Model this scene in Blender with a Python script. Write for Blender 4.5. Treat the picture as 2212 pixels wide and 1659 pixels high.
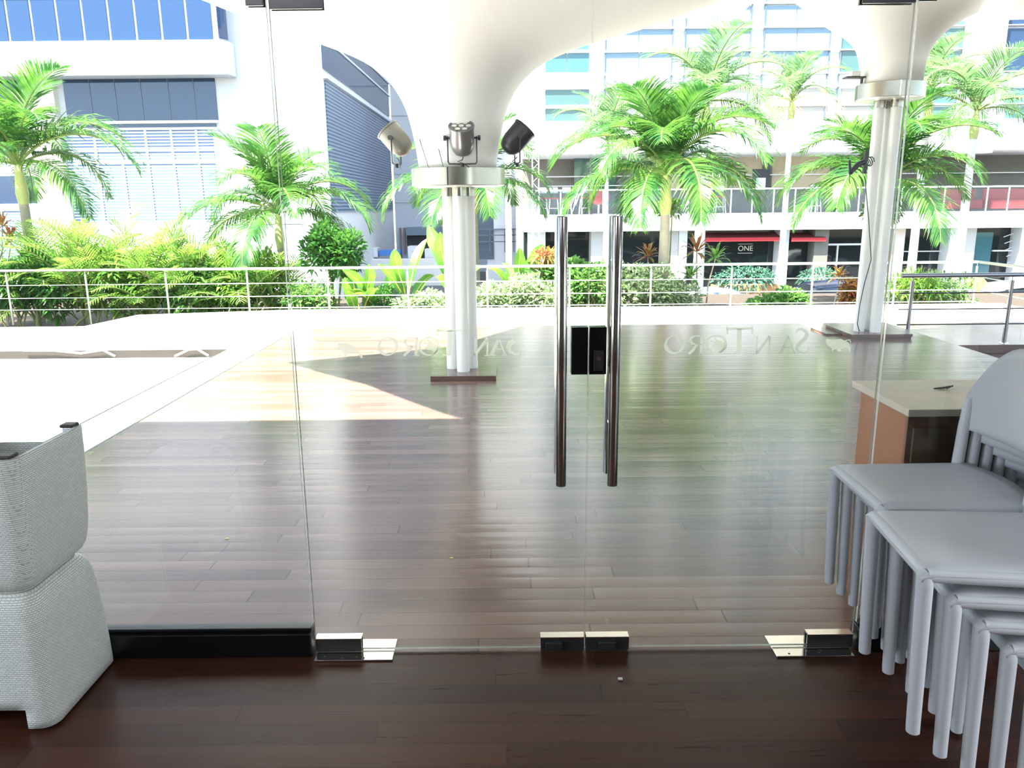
import bpy, bmesh, math, random
from mathutils import Vector, Matrix
random.seed(7)
PI = math.pi
for o in list(bpy.data.objects): bpy.data.objects.remove(o)
SC = bpy.context.scene
COL = SC.collection

# ------------------------------------------------------------------ camera, sky, sun, exposure
F_PX, EYE = 1674.0, 1.6
def _n(v): return Vector(v).normalized()
_fy = _n(((1104-1106)/F_PX, (443-829.5)/F_PX, 1)); _dn = _n(((1175-1106)/F_PX, (8080-829.5)/F_PX, 1))
_dn = (_dn - _fy*_dn.dot(_fy)).normalized(); _rt = _dn.cross(_fy)      # world axes seen from the camera
cam_d = bpy.data.cameras.new('camera'); cam = bpy.data.objects.new('camera', cam_d); COL.objects.link(cam)
cam_d.sensor_width = 36; cam_d.lens = 36*F_PX/2212; cam_d.clip_end = 500; cam_d.clip_start = 0.05
def _w(c): return Vector((c.dot(_rt), c.dot(_fy), -c.dot(_dn)))
_cx, _cy, _cz = _w(Vector((1,0,0))), _w(Vector((0,-1,0))), _w(Vector((0,0,-1)))
cam.matrix_world = Matrix(((_cx.x,_cy.x,_cz.x,0),(_cx.y,_cy.y,_cz.y,0),(_cx.z,_cy.z,_cz.z,EYE),(0,0,0,1)))
SC.camera = cam
def at(px, py, y=None, z=None, x=None):
    """measured photograph pixel -> the world point at a known depth / height"""
    r = _w(Vector(((px-1106)/F_PX, (py-829.5)/F_PX, 1)))
    t = (y/r.y) if y is not None else ((z-EYE)/r.z if z is not None else x/r.x)
    return Vector((0,0,EYE)) + r*t

SC.view_settings.view_transform = 'Standard'; SC.view_settings.look = 'None'
SC.view_settings.exposure = 1.15; SC.view_settings.gamma = 1; SC.view_settings.use_curve_mapping = False
SUN_DIR = Vector((0.30, 0.35, -1.0))
W = bpy.data.worlds.new('sky'); SC.world = W; W.use_nodes = True
nt = W.node_tree; nt.nodes.clear()
sky = nt.nodes.new('ShaderNodeTexSky'); sky.sky_type = 'NISHITA'; sky.sun_disc = False
sky.sun_elevation = math.radians(62); sky.sun_rotation = math.radians(220); sky.dust_density = 1.5; sky.air_density = 1.0
bg = nt.nodes.new('ShaderNodeBackground'); bg.inputs[1].default_value = 0.37
wo = nt.nodes.new('ShaderNodeOutputWorld'); nt.links.new(sky.outputs[0], bg.inputs[0]); nt.links.new(bg.outputs[0], wo.inputs[0])
sl = bpy.data.lights.new('sun', 'SUN'); sl.energy = 18.0; sl.angle = math.radians(0.6); sl.color = (1.0, 0.96, 0.88)
so = bpy.data.objects.new('sun', sl); COL.objects.link(so); so.rotation_euler = SUN_DIR.to_track_quat('-Z', 'Y').to_euler(); so.location = (-6,-6,20)
# ceiling lamps of the room itself (behind the camera)
for lx in (-1.6, 1.6):
    al = bpy.data.lights.new('room_lamp', 'AREA'); al.shape = 'RECTANGLE'; al.size = 1.0; al.size_y = 0.5; al.energy = 7; al.color = (0.95, 0.97, 1.0)
    ao = bpy.data.objects.new('room_lamp', al); COL.objects.link(ao); ao.location = (lx, -0.15, 2.98)

for sx, e in ((3.95, 62), (-3.95, 34)):     # added bluish fill lights at the side walls, which have no windows
    al = bpy.data.lights.new('side_fill_light', 'AREA'); al.shape = 'RECTANGLE'; al.size = 1.5; al.size_y = 1.7; al.energy = e; al.color = (0.86, 0.92, 1.0)
    ao = bpy.data.objects.new('side_fill_light', al); COL.objects.link(ao); ao.location = (sx, 0.15, 1.55); ao.rotation_euler = (0, math.copysign(PI/2, sx), 0)

# ------------------------------------------------------------------ materials
MAT = {}
def nodes(m):
    m.use_nodes = True; t = m.node_tree; return t, t.nodes['Principled BSDF']
def mat(name, col, rough=0.5, metal=0.0, spec=0.5, noise=0.0, nscale=8.0, bump=0.0, bscale=40.0, trans=0.0, alpha=None, emit=None):
    if name in MAT: return MAT[name]
    m = bpy.data.materials.new(name); t, p = nodes(m); N = t.nodes; L = t.links
    p.inputs['Base Color'].default_value = (*col, 1); p.inputs['Roughness'].default_value = rough
    p.inputs['Metallic'].default_value = metal; p.inputs['Specular IOR Level'].default_value = spec
    if noise:
        tc = N.new('ShaderNodeTexCoord'); nz = N.new('ShaderNodeTexNoise'); nz.inputs['Scale'].default_value = nscale; nz.inputs['Detail'].default_value = 6
        L.new(tc.outputs['Object'], nz.inputs['Vector'])
        mx = N.new('ShaderNodeMix'); mx.data_type = 'RGBA'
        mx.inputs[6].default_value = (*[c*(1-noise) for c in col], 1); mx.inputs[7].default_value = (*[min(1, c*(1+noise)) for c in col], 1)
        L.new(nz.outputs['Fac'], mx.inputs[0]); L.new(mx.outputs[2], p.inputs['Base Color'])
    if bump:
        tc = N.new('ShaderNodeTexCoord'); nz = N.new('ShaderNodeTexNoise'); nz.inputs['Scale'].default_value = bscale
        L.new(tc.outputs['Object'], nz.inputs['Vector']); b = N.new('ShaderNodeBump'); b.inputs['Strength'].default_value = bump; b.inputs['Distance'].default_value = 0.01
        L.new(nz.outputs['Fac'], b.inputs['Height']); L.new(b.outputs[0], p.inputs['Normal'])
    if emit: p.inputs['Emission Color'].default_value = (*emit[:3], 1); p.inputs['Emission Strength'].default_value = emit[3]
    MAT[name] = m; return m

def leaf_mat(name, c1, c2, transl=0.45, rough=0.4, scale=3.0):
    m = bpy.data.materials.new(name); t, p = nodes(m); N = t.nodes; L = t.links
    tc = N.new('ShaderNodeTexCoord'); nz = N.new('ShaderNodeTexNoise'); nz.inputs['Scale'].default_value = scale; nz.inputs['Detail'].default_value = 3
    L.new(tc.outputs['Object'], nz.inputs['Vector'])
    mr = N.new('ShaderNodeMapRange'); mr.inputs[1].default_value = 0.35; mr.inputs[2].default_value = 0.65; L.new(nz.outputs['Fac'], mr.inputs[0])
    mx = N.new('ShaderNodeMix'); mx.data_type = 'RGBA'; mx.inputs[6].default_value = (*c1, 1); mx.inputs[7].default_value = (*c2, 1)
    L.new(mr.outputs[0], mx.inputs[0]); L.new(mx.outputs[2], p.inputs['Base Color'])
    p.inputs['Roughness'].default_value = rough; p.inputs['Specular IOR Level'].default_value = 0.6
    tr = N.new('ShaderNodeBsdfTranslucent'); hs = N.new('ShaderNodeHueSaturation'); hs.inputs['Value'].default_value = 1.7; hs.inputs['Hue'].default_value = 0.49
    L.new(mx.outputs[2], hs.inputs['Color']); L.new(hs.outputs[0], tr.inputs[0])
    ms = N.new('ShaderNodeMixShader'); ms.inputs[0].default_value = transl
    L.new(p.outputs[0], ms.inputs[1]); L.new(tr.outputs[0], ms.inputs[2]); L.new(ms.outputs[0], N['Material Output'].inputs[0])
    MAT[name] = m; return m

def wood_planks(name, c1, c2, row=0.098, length=1.45, rough=0.16, cup=0.35, wavy=0.25, spec=0.5):
    m = bpy.data.materials.new(name); t, p = nodes(m); N = t.nodes; L = t.links
    def math_(op, a, b=None, v=None):
        n = N.new('ShaderNodeMath'); n.operation = op
        L.new(a, n.inputs[0])
        if b is not None: L.new(b, n.inputs[1])
        elif v is not None: n.inputs[1].default_value = v
        return n.outputs[0]
    tc = N.new('ShaderNodeTexCoord'); sp = N.new('ShaderNodeSeparateXYZ'); L.new(tc.outputs['Object'], sp.inputs[0])
    v = math_('DIVIDE', sp.outputs[1], v=row); fl = math_('FLOOR', v); fr = math_('FRACT', v)
    wn = N.new('ShaderNodeTexWhiteNoise'); wn.noise_dimensions = '1D'; L.new(fl, wn.inputs['W'])
    off = math_('MULTIPLY', wn.outputs['Value'], v=7.3)
    u = math_('ADD', math_('DIVIDE', sp.outputs[0], v=length), off); fu = math_('FLOOR', u); fru = math_('FRACT', u)
    cb = N.new('ShaderNodeCombineXYZ'); L.new(fl, cb.inputs[0]); L.new(fu, cb.inputs[1])
    w2 = N.new('ShaderNodeTexWhiteNoise'); w2.noise_dimensions = '2D'; L.new(cb.outputs[0], w2.inputs['Vector'])
    # stretched grain
    mp = N.new('ShaderNodeMapping'); mp.inputs['Scale'].default_value = (1.6, 34, 1); L.new(tc.outputs['Object'], mp.inputs[0])
    ad = N.new('ShaderNodeVectorMath'); ad.operation = 'ADD'; L.new(mp.outputs[0], ad.inputs[0]); L.new(w2.outputs['Color'], ad.inputs[1])
    gr = N.new('ShaderNodeTexNoise'); gr.inputs['Scale'].default_value = 1.6; gr.inputs['Detail'].default_value = 7; gr.inputs['Roughness'].default_value = 0.65
    L.new(ad.outputs[0], gr.inputs['Vector'])
    f = math_('ADD', math_('MULTIPLY', w2.outputs['Value'], v=0.46), math_('MULTIPLY', gr.outputs['Fac'], v=0.54))
    mx = N.new('ShaderNodeMix'); mx.data_type = 'RGBA'; mx.inputs[6].default_value = (*c1, 1); mx.inputs[7].default_value = (*c2, 1); L.new(f, mx.inputs[0])
    # seams between the boards
    e = math_('MINIMUM', fr, math_('SUBTRACT', N.new('ShaderNodeValue').outputs[0], fr)) if False else None
    inv = N.new('ShaderNodeMath'); inv.operation = 'SUBTRACT'; inv.inputs[0].default_value = 1.0; L.new(fr, inv.inputs[1])
    ed = math_('MINIMUM', fr, inv.outputs[0])
    inv2 = N.new('ShaderNodeMath'); inv2.operation = 'SUBTRACT'; inv2.inputs[0].default_value = 1.0; L.new(fru, inv2.inputs[1])
    ed2 = math_('MINIMUM', fru, inv2.outputs[0])
    s1 = math_('LESS_THAN', ed, v=0.018); s2 = math_('LESS_THAN', ed2, v=0.0022); sm = math_('MAXIMUM', s1, s2)
    dk = N.new('ShaderNodeMix'); dk.data_type = 'RGBA'; dk.inputs[7].default_value = (0.008, 0.005, 0.004, 1)
    L.new(mx.outputs[2], dk.inputs[6]); L.new(math_('MULTIPLY', sm, v=0.5), dk.inputs[0]); L.new(dk.outputs[2], p.inputs['Base Color'])
    # cupped boards + lengthwise waves in the lacquer
    mp2 = N.new('ShaderNodeMapping'); mp2.inputs['Scale'].default_value = (0.35, 6.5, 1); L.new(tc.outputs['Object'], mp2.inputs[0])
    nz = N.new('ShaderNodeTexNoise'); nz.inputs['Scale'].default_value = 1.0; nz.inputs['Detail'].default_value = 2; L.new(mp2.outputs[0], nz.inputs['Vector'])
    cc = math_('MULTIPLY', math_('MULTIPLY', fr, inv.outputs[0]), v=cup*4)
    cc2 = math_('MULTIPLY', cc, math_('ADD', w2.outputs['Value'], v=0.25))
    h = math_('ADD', cc2, math_('MULTIPLY', nz.outputs['Fac'], v=wavy*4))
    b = N.new('ShaderNodeBump'); b.inputs['Strength'].default_value = 1.0; b.inputs['Distance'].default_value = 0.0016
    L.new(h, b.inputs['Height']); L.new(b.outputs[0], p.inputs['Normal'])
    rr = N.new('ShaderNodeMapRange'); rr.inputs[3].default_value = rough*0.7; rr.inputs[4].default_value = rough*1.5; L.new(gr.outputs['Fac'], rr.inputs[0]); L.new(rr.outputs[0], p.inputs['Roughness'])
    p.inputs['Specular IOR Level'].default_value = spec
    MAT[name] = m; return m

def weave_mat(name, col):
    m = bpy.data.materials.new(name); t, p = nodes(m); N = t.nodes; L = t.links
    tc = N.new('ShaderNodeTexCoord'); sp = N.new('ShaderNodeSeparateXYZ'); L.new(tc.outputs['Object'], sp.inputs[0])
    a = N.new('ShaderNodeMath'); a.operation = 'ADD'; L.new(sp.outputs[0], a.inputs[0]); L.new(sp.outputs[1], a.inputs[1])
    cb = N.new('ShaderNodeCombineXYZ'); L.new(a.outputs[0], cb.inputs[0]); L.new(sp.outputs[2], cb.inputs[1])
    br = N.new('ShaderNodeTexBrick'); br.inputs['Scale'].default_value = 1.0; br.inputs['Brick Width'].default_value = 0.014; br.inputs['Row Height'].default_value = 0.0065
    br.inputs['Mortar Size'].default_value = 0.0012; br.inputs['Mortar Smooth'].default_value = 1.0
    br.inputs['Color1'].default_value = (*col, 1); br.inputs['Color2'].default_value = (*[c*0.88 for c in col], 1); br.inputs['Mortar'].default_value = (*[c*0.6 for c in col], 1)
    L.new(cb.outputs[0], br.inputs['Vector']); L.new(br.outputs['Color'], p.inputs['Base Color'])
    b = N.new('ShaderNodeBump'); b.inputs['Strength'].default_value = 0.8; b.inputs['Distance'].default_value = 0.002; b.invert = True
    L.new(br.outputs['Fac'], b.inputs['Height']); L.new(b.outputs[0], p.inputs['Normal']); p.inputs['Roughness'].default_value = 0.5
    MAT[name] = m; return m

def pane_mat(name, tint=(0.97, 0.99, 0.98), ior=1.45, haze=0.0, hcol=(0.8,0.85,0.85)):
    m = bpy.data.materials.new(name); m.use_nodes = True; t = m.node_tree; N = t.nodes; L = t.links; N.clear()
    o = N.new('ShaderNodeOutputMaterial'); tr = N.new('ShaderNodeBsdfTransparent'); tr.inputs[0].default_value = (*tint, 1)
    g = N.new('ShaderNodeBsdfGlossy'); g.inputs['Roughness'].default_value = 0.01; fr = N.new('ShaderNodeFresnel'); fr.inputs[0].default_value = ior
    ms = N.new('ShaderNodeMixShader'); L.new(fr.outputs[0], ms.inputs[0]); L.new(tr.outputs[0], ms.inputs[1]); L.new(g.outputs[0], ms.inputs[2]); last = ms.outputs[0]
    if haze:
        d = N.new('ShaderNodeBsdfDiffuse'); d.inputs[0].default_value = (*hcol, 1); d2 = N.new('ShaderNodeBsdfTranslucent'); d2.inputs[0].default_value = (*hcol, 1)
        mm = N.new('ShaderNodeMixShader'); mm.inputs[0].default_value = 0.7; L.new(d.outputs[0], mm.inputs[1]); L.new(d2.outputs[0], mm.inputs[2])
        m2 = N.new('ShaderNodeMixShader'); m2.inputs[0].default_value = haze; L.new(last, m2.inputs[1]); L.new(mm.outputs[0], m2.inputs[2]); last = m2.outputs[0]
    L.new(last, o.inputs[0]); MAT[name] = m; return m

def louver_mat(name, c1, c2, pitch):
    m = bpy.data.materials.new(name); t, p = nodes(m); N = t.nodes; L = t.links
    tc = N.new('ShaderNodeTexCoord'); sp = N.new('ShaderNodeSeparateXYZ'); L.new(tc.outputs['Object'], sp.inputs[0])
    d = N.new('ShaderNodeMath'); d.operation = 'DIVIDE'; d.inputs[1].default_value = pitch; L.new(sp.outputs[2], d.inputs[0])
    f = N.new('ShaderNodeMath'); f.operation = 'FRACT'; L.new(d.outputs[0], f.inputs[0])
    c = N.new('ShaderNodeMath'); c.operation = 'GREATER_THAN'; c.inputs[1].default_value = 0.5; L.new(f.outputs[0], c.inputs[0])
    mx = N.new('ShaderNodeMix'); mx.data_type = 'RGBA'; mx.inputs[6].default_value = (*c1, 1); mx.inputs[7].default_value = (*c2, 1)
    L.new(c.outputs[0], mx.inputs[0]); L.new(mx.outputs[2], p.inputs['Base Color']); p.inputs['Roughness'].default_value = 0.5
    MAT[name] = m; return m

wood_in = wood_planks('lacquered_floor_boards', (0.022, 0.009, 0.006), (0.10, 0.034, 0.018), rough=0.28, cup=0.12, wavy=0.15, spec=0.28)
wood_out = wood_planks('deck_boards', (0.060, 0.036, 0.029), (0.215, 0.143, 0.115), rough=0.17, cup=0.28, wavy=0.34, spec=0.42)
cabinet_wood = wood_planks('cabinet_wood', (0.17, 0.058, 0.018), (0.28, 0.10, 0.033), row=2.0, length=3, rough=0.35, cup=0, wavy=0)
glass = pane_mat('door_glass', haze=0.0035)
edge = mat('glass_edge', (0.62, 0.68, 0.64), 0.15)
chrome = mat('polished_steel', (0.80, 0.78, 0.72), 0.14, 1.0)
steel = mat('brushed_steel', (0.40, 0.38, 0.33), 0.28, 1.0)
rail_steel = mat('rail_steel', (0.72, 0.70, 0.66), 0.3, 1.0)
dark_steel = mat('dark_steel', (0.10, 0.10, 0.105), 0.2, 0.6)
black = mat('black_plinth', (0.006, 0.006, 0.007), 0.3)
blackm = mat('black_metal', (0.02, 0.02, 0.022), 0.35)
white_p = mat('white_paint', (0.80, 0.80, 0.78), 0.5, noise=0.03, nscale=2)
canopy_m = mat('white_shell', (0.84, 0.82, 0.77), 0.55, noise=0.03, nscale=1.2)
pole_m = mat('pole_paint', (0.76, 0.75, 0.71), 0.3)
facade = mat('white_facade', (0.62, 0.63, 0.64), 0.6, noise=0.03, nscale=0.5)
greywall = mat('grey_facade', (0.50, 0.53, 0.58), 0.7, noise=0.06, nscale=0.4)
beige = mat('beige_facade', (0.55, 0.45, 0.32), 0.7)
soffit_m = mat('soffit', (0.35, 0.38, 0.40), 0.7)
win_blue = mat('blue_window_glass', (0.018, 0.050, 0.13), 0.04, 0.0, 0.5)
win_navy = mat('navy_window_glass', (0.02, 0.045, 0.10), 0.05, 0.1, 0.6)
win_pale = mat('blinds_behind_glass', (0.17, 0.26, 0.34), 0.08, 0.0, 0.6)
win_teal = mat('teal_window_glass', (0.06, 0.16, 0.18), 0.05, 0.1, 0.7)
win_green = mat('green_window_glass', (0.06, 0.13, 0.12), 0.05, 0.1, 0.8)
win_dark = mat('dark_shop_glass', (0.012, 0.017, 0.018), 0.04, 0.0, 0.5)
mullion = mat('mullion', (0.78, 0.80, 0.82), 0.4)
dk_mull = mat('dark_mullion', (0.10, 0.13, 0.17), 0.4)
concrete = mat('pale_paving', (0.74, 0.71, 0.66), 0.75, noise=0.08, nscale=6)
white_tile = mat('white_terrace', (0.80, 0.79, 0.76), 0.7, noise=0.04, nscale=4)
riser_m = mat('riser_board', (0.028, 0.022, 0.017), 0.8)
asphalt = mat('asphalt', (0.11, 0.11, 0.115), 0.9, noise=0.2, nscale=20)
soil = mat('soil', (0.05, 0.035, 0.025), 0.95, noise=0.3, nscale=14)
plastic = mat('white_plastic', (0.62, 0.64, 0.67), 0.38, bump=0.06, bscale=420)
weave = weave_mat('white_woven_resin', (0.80, 0.83, 0.78))
brown_cap = mat('brown_foot_cap', (0.035, 0.022, 0.02), 0.5)
red = mat('red', (0.55, 0.03, 0.03), 0.5); redp = mat('red_paint', (0.75, 0.05, 0.05), 0.3)
frost = pane_mat('frosted_lettering', haze=0.80, hcol=(0.80, 0.81, 0.70))
frost_dark = pane_mat('worn_lettering', haze=0.45, hcol=(0.55, 0.58, 0.52))
trunk_m = mat('palm_trunk', (0.36, 0.31, 0.24), 0.9, noise=0.25, nscale=9)
trunk_pale = mat('pale_trunk', (0.66, 0.63, 0.58), 0.9, noise=0.2, nscale=9)
shaft_m = mat('crownshaft', (0.42, 0.44, 0.16), 0.5, noise=0.2, nscale=5)
shaft_y = mat('yellow_crownshaft', (0.55, 0.42, 0.10), 0.5, noise=0.2, nscale=5)
palm_leaf = leaf_mat('palm_leaf', (0.020, 0.085, 0.018), (0.085, 0.21, 0.030), 0.34, 0.25)
palm_pale = leaf_mat('pale_palm_leaf', (0.06, 0.15, 0.05), (0.17, 0.28, 0.11), 0.42, 0.3)
palm_dead = leaf_mat('dry_frond', (0.42, 0.42, 0.12), (0.6, 0.58, 0.3), 0.4, 0.5)
areca_leaf = leaf_mat('areca_leaf', (0.05, 0.16, 0.025), (0.20, 0.33, 0.05), 0.40, 0.3, 2.2)
dark_leaf = leaf_mat('dark_leaf', (0.02, 0.09, 0.022), (0.07, 0.20, 0.03), 0.3, 0.3)
banana_leaf = leaf_mat('banana_leaf', (0.035, 0.17, 0.02), (0.13, 0.29, 0.035), 0.42, 0.3)
varieg = leaf_mat('variegated_leaf', (0.07, 0.17, 0.05), (0.62, 0.68, 0.45), 0.3, 0.4, 14)
mid_leaf = leaf_mat('mid_leaf', (0.05, 0.17, 0.04), (0.20, 0.36, 0.09), 0.35, 0.35, 8)
blue_leaf = leaf_mat('bluish_leaf', (0.03, 0.13, 0.09), (0.12, 0.27, 0.17), 0.3, 0.35, 8)
red_leaf = leaf_mat('red_leaf', (0.30, 0.05, 0.04), (0.35, 0.28, 0.07), 0.4, 0.35, 6)
rachis_m = mat('frond_rachis', (0.16, 0.22, 0.05), 0.5)
stem_m = mat('stem', (0.20, 0.22, 0.07), 0.7)
plank_m = mat('planter_wood', (0.48, 0.22, 0.09), 0.6, noise=0.2, nscale=6)

# ------------------------------------------------------------------ mesh helpers
class MB:
    def __init__(s): s.v = []; s.f = []; s.mi = []; s.cur = 0
    def add(s, vs, fs):
        b = len(s.v); s.v += [tuple(v) for v in vs]; s.f += [tuple(b+i for i in f) for f in fs]; s.mi += [s.cur]*len(fs); return s
    def box(s, a, b):
        x0,x1 = sorted((a[0],b[0])); y0,y1 = sorted((a[1],b[1])); z0,z1 = sorted((a[2],b[2]))
        return s.add([(x0,y0,z0),(x1,y0,z0),(x1,y1,z0),(x0,y1,z0),(x0,y0,z1),(x1,y0,z1),(x1,y1,z1),(x0,y1,z1)],
              [(0,3,2,1),(4,5,6,7),(0,1,5,4),(1,2,6,5),(2,3,7,6),(3,0,4,7)])
    def prism(s, poly, z0, z1):
        n = len(poly); vs = [(x,y,z0) for x,y in poly]+[(x,y,z1) for x,y in poly]
        return s.add(vs, [tuple(range(n))[::-1], tuple(range(n,2*n))]+[(i,(i+1)%n,n+(i+1)%n,n+i) for i in range(n)])
    def tube(s, pts, r, seg=10, caps=True):
        pts = [Vector(p) for p in pts]; n = len(pts); rs = r if isinstance(r,(list,tuple)) else [r]*n
        t = (pts[1]-pts[0]).normalized(); up = Vector((0,0,1)) if abs(t.z) < .9 else Vector((0,1,0))
        u = t.cross(up).normalized(); vs = []
        for i,p in enumerate(pts):
            if 0 < i < n-1: t = ((pts[i+1]-p).normalized()+(p-pts[i-1]).normalized()).normalized()
            elif i == n-1: t = (p-pts[i-1]).normalized()
            u = (u - t*u.dot(t)).normalized(); w = t.cross(u)
            for k in range(seg):
                a = 2*PI*k/seg; vs.append(p+(u*math.cos(a)+w*math.sin(a))*rs[i])
        fs = [(i*seg+k, i*seg+(k+1)%seg, (i+1)*seg+(k+1)%seg, (i+1)*seg+k) for i in range(n-1) for k in range(seg)]
        if caps: fs += [tuple(range(seg))[::-1], tuple(range((n-1)*seg, n*seg))]
        return s.add(vs, fs)
    def lathe(s, prof, c=(0,0,0), seg=32, caps=False):
        vs = [(c[0]+r*math.cos(2*PI*k/seg), c[1]+r*math.sin(2*PI*k/seg), c[2]+z) for r,z in prof for k in range(seg)]; n = len(prof)
        fs = [(i*seg+k, i*seg+(k+1)%seg, (i+1)*seg+(k+1)%seg, (i+1)*seg+k) for i in range(n-1) for k in range(seg)]
        if caps: fs += [tuple(range(seg))[::-1], tuple(range((n-1)*seg, n*seg))]
        return s.add(vs, fs)
    def build(s, name, mats, parent=None, smooth=False, bevel=0):
        me = bpy.data.meshes.new(name); me.from_pydata(s.v, [], s.f)
        ml = mats if isinstance(mats, (list, tuple)) else [mats]
        for m in ml: me.materials.append(m)
        if len(ml) > 1: me.polygons.foreach_set('material_index', s.mi)
        if smooth: me.polygons.foreach_set('use_smooth', [True]*len(me.polygons))
        me.update()
        o = bpy.data.objects.new(name, me); COL.objects.link(o)
        if parent: o.parent = parent
        if bevel:
            b = o.modifiers.new('bevel', 'BEVEL'); b.width = bevel; b.segments = 3; b.limit_method = 'ANGLE'; b.angle_limit = math.radians(40)
        if smooth and not bevel: auto_smooth(o)
        return o
def auto_smooth(o, ang=40):
    me = o.data; bm = bmesh.new(); bm.from_mesh(me)
    for e in bm.edges:
        e.smooth = len(e.link_faces) != 2 or e.calc_face_angle(0) < math.radians(ang)
    bm.to_mesh(me); bm.free()
def tag(o, label, cat, group=None):
    o['label'] = label; o['category'] = cat
    if group: o['group'] = group
    return o
def thing(name, loc, label, cat, group=None, rz=0):
    o = bpy.data.objects.new(name, None); COL.objects.link(o); o.location = loc; o.rotation_euler = (0,0,rz); o.empty_display_size = .1
    return tag(o, label, cat, group)
def st(o): o['kind'] = 'structure'; return o
def M(): return MB()

# ------------------------------------------------------------------ room shell and terrace
YD = 2.56      # plane of the glass doors
st(M().box((-4,-5,-.1),(4,YD,0)).build('floor', wood_in))
room_m = mat('room_paint', (0.16,0.15,0.15), 0.8)
st(M().box((-4.1,-5.1,3.05),(4.1,2.62,3.25)).build('ceiling', room_m))
wl = M().box((-4.1,-5,0),(-4,.9,3.05)).build('wall_left', room_m); st(wl)
wr = M().box((4,-5,0),(4.1,2.5,3.05)).build('wall_right', room_m); st(wr)
wb = M(); wb.box((-4,-5.1,0),(-3,-5,3.05)); wb.box((3,-5.1,0),(4,-5,3.05)); wb.box((-3,-5.1,0),(3,-5,3.05)); st(wb.build('wall_back', room_m))
# header above the doors and an unseen eave sized to cast shade on the terrace front
h = M(); h.box((-4.1,YD-.06,2.95),(4.1,YD+.10,3.35)); st(h.build('trim_1', white_p))
st(M().box((-4.05,YD+.10,3.32),(9.5,4.55,3.45)).build('trim_2', canopy_m))
# fixed glazing left and right of the doors, black plinths below
def pane(mb, x0, x1, z0, z1, y, t=.012):
    vs = [(x0,y,z0),(x1,y,z0),(x1,y+t,z0),(x0,y+t,z0),(x0,y,z1),(x1,y,z1),(x1,y+t,z1),(x0,y+t,z1)]
    mb.cur = 0; mb.add(vs, [(0,1,5,4),(2,3,7,6)]); mb.cur = 1; mb.add(vs, [(0,3,2,1),(4,5,6,7),(1,2,6,5),(3,0,4,7)]); return mb
for i,(x0,x1) in enumerate(((-4.0,-.742),(1.248,4.0))):
    w = pane(M(), x0, x1, .104, 2.95, YD).build('window_%d'%(i+1), [glass, edge]); st(w)
    p = M().box((x0,YD-.03,0),(x1,YD+.045,.092)); p.box((x0,YD-.012,.092),(x1,YD+.03,.106)); st(p.build('trim_%d'%(i+3), black, bevel=.004))
st(pane(M(), -.742, 1.248, 2.240, 2.95, YD).build('window_3', [glass, edge]))
for xa, xb, k in ((-.800,-.747,'1'),(1.253,1.31,'2')):
    cl = M(); cl.box((xa,YD-.012,2.197),(xb,YD-.001,2.245)); cl.box((xa,YD+.013,2.197),(xb,YD+.024,2.245)); cl.build('clamp', dark_steel, bpy.data.objects['window_'+k], bevel=.0015)
# terrace levels
LOW, LOWER = -.28, -.40
st(M().box((-2.88,YD,-.38),(5.06,10.45,0)).build('floor_terrace', wood_out))
jt = M(); jt.box((-2.905,YD,-.3),(-2.885,7.2,-.003)); jt.box((-3.385,YD,-.39),(-3.362,8.6,-.03)); st(jt.build('trim_7', black))  # black filler strips standing in for the shadow gaps beside the coping
cp = M(); cp.box((-3.02,YD,-.39),(-2.907,10.45,-.004)); cp.box((-3.36,YD,-.39),(-3.035,10.45,-.03)); st(cp.build('trim_5', white_tile))
st(M().box((-16,YD,-.5),(-3.365,10.47,LOWER)).build('floor_lower_terrace', white_tile))
pl = M().prism([(-16,10.5),(5.07,10.5),(5.07,12.25),(9.2,12.25),(9.2,14.5),(-4.1,14.55),(-6.8,14.0),(-7.06,12.65),(-16,12.65)], -.55, LOW); st(pl.build('floor_walkway', concrete))
st(M().box((-16,10.47,LOWER),(-3.37,10.50,LOW-.015)).build('trim_6', riser_m))
st(M().box((5.075,10.2,-.55),(9.2,12.245,LOW)).build('floor_side_landing', wood_out))
st(M().box((5.075,YD,-.6),(9.2,10.15,LOWER)).build('floor_side_deck', wood_out))
st(M().box((-60,20.5,-2.9),(60,95,-2.7)).build('ground_street', asphalt))
st(M().box((-40,14.6,-2.7),(40,20.5,-.75)).build('ground_garden_bed', soil))

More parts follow.
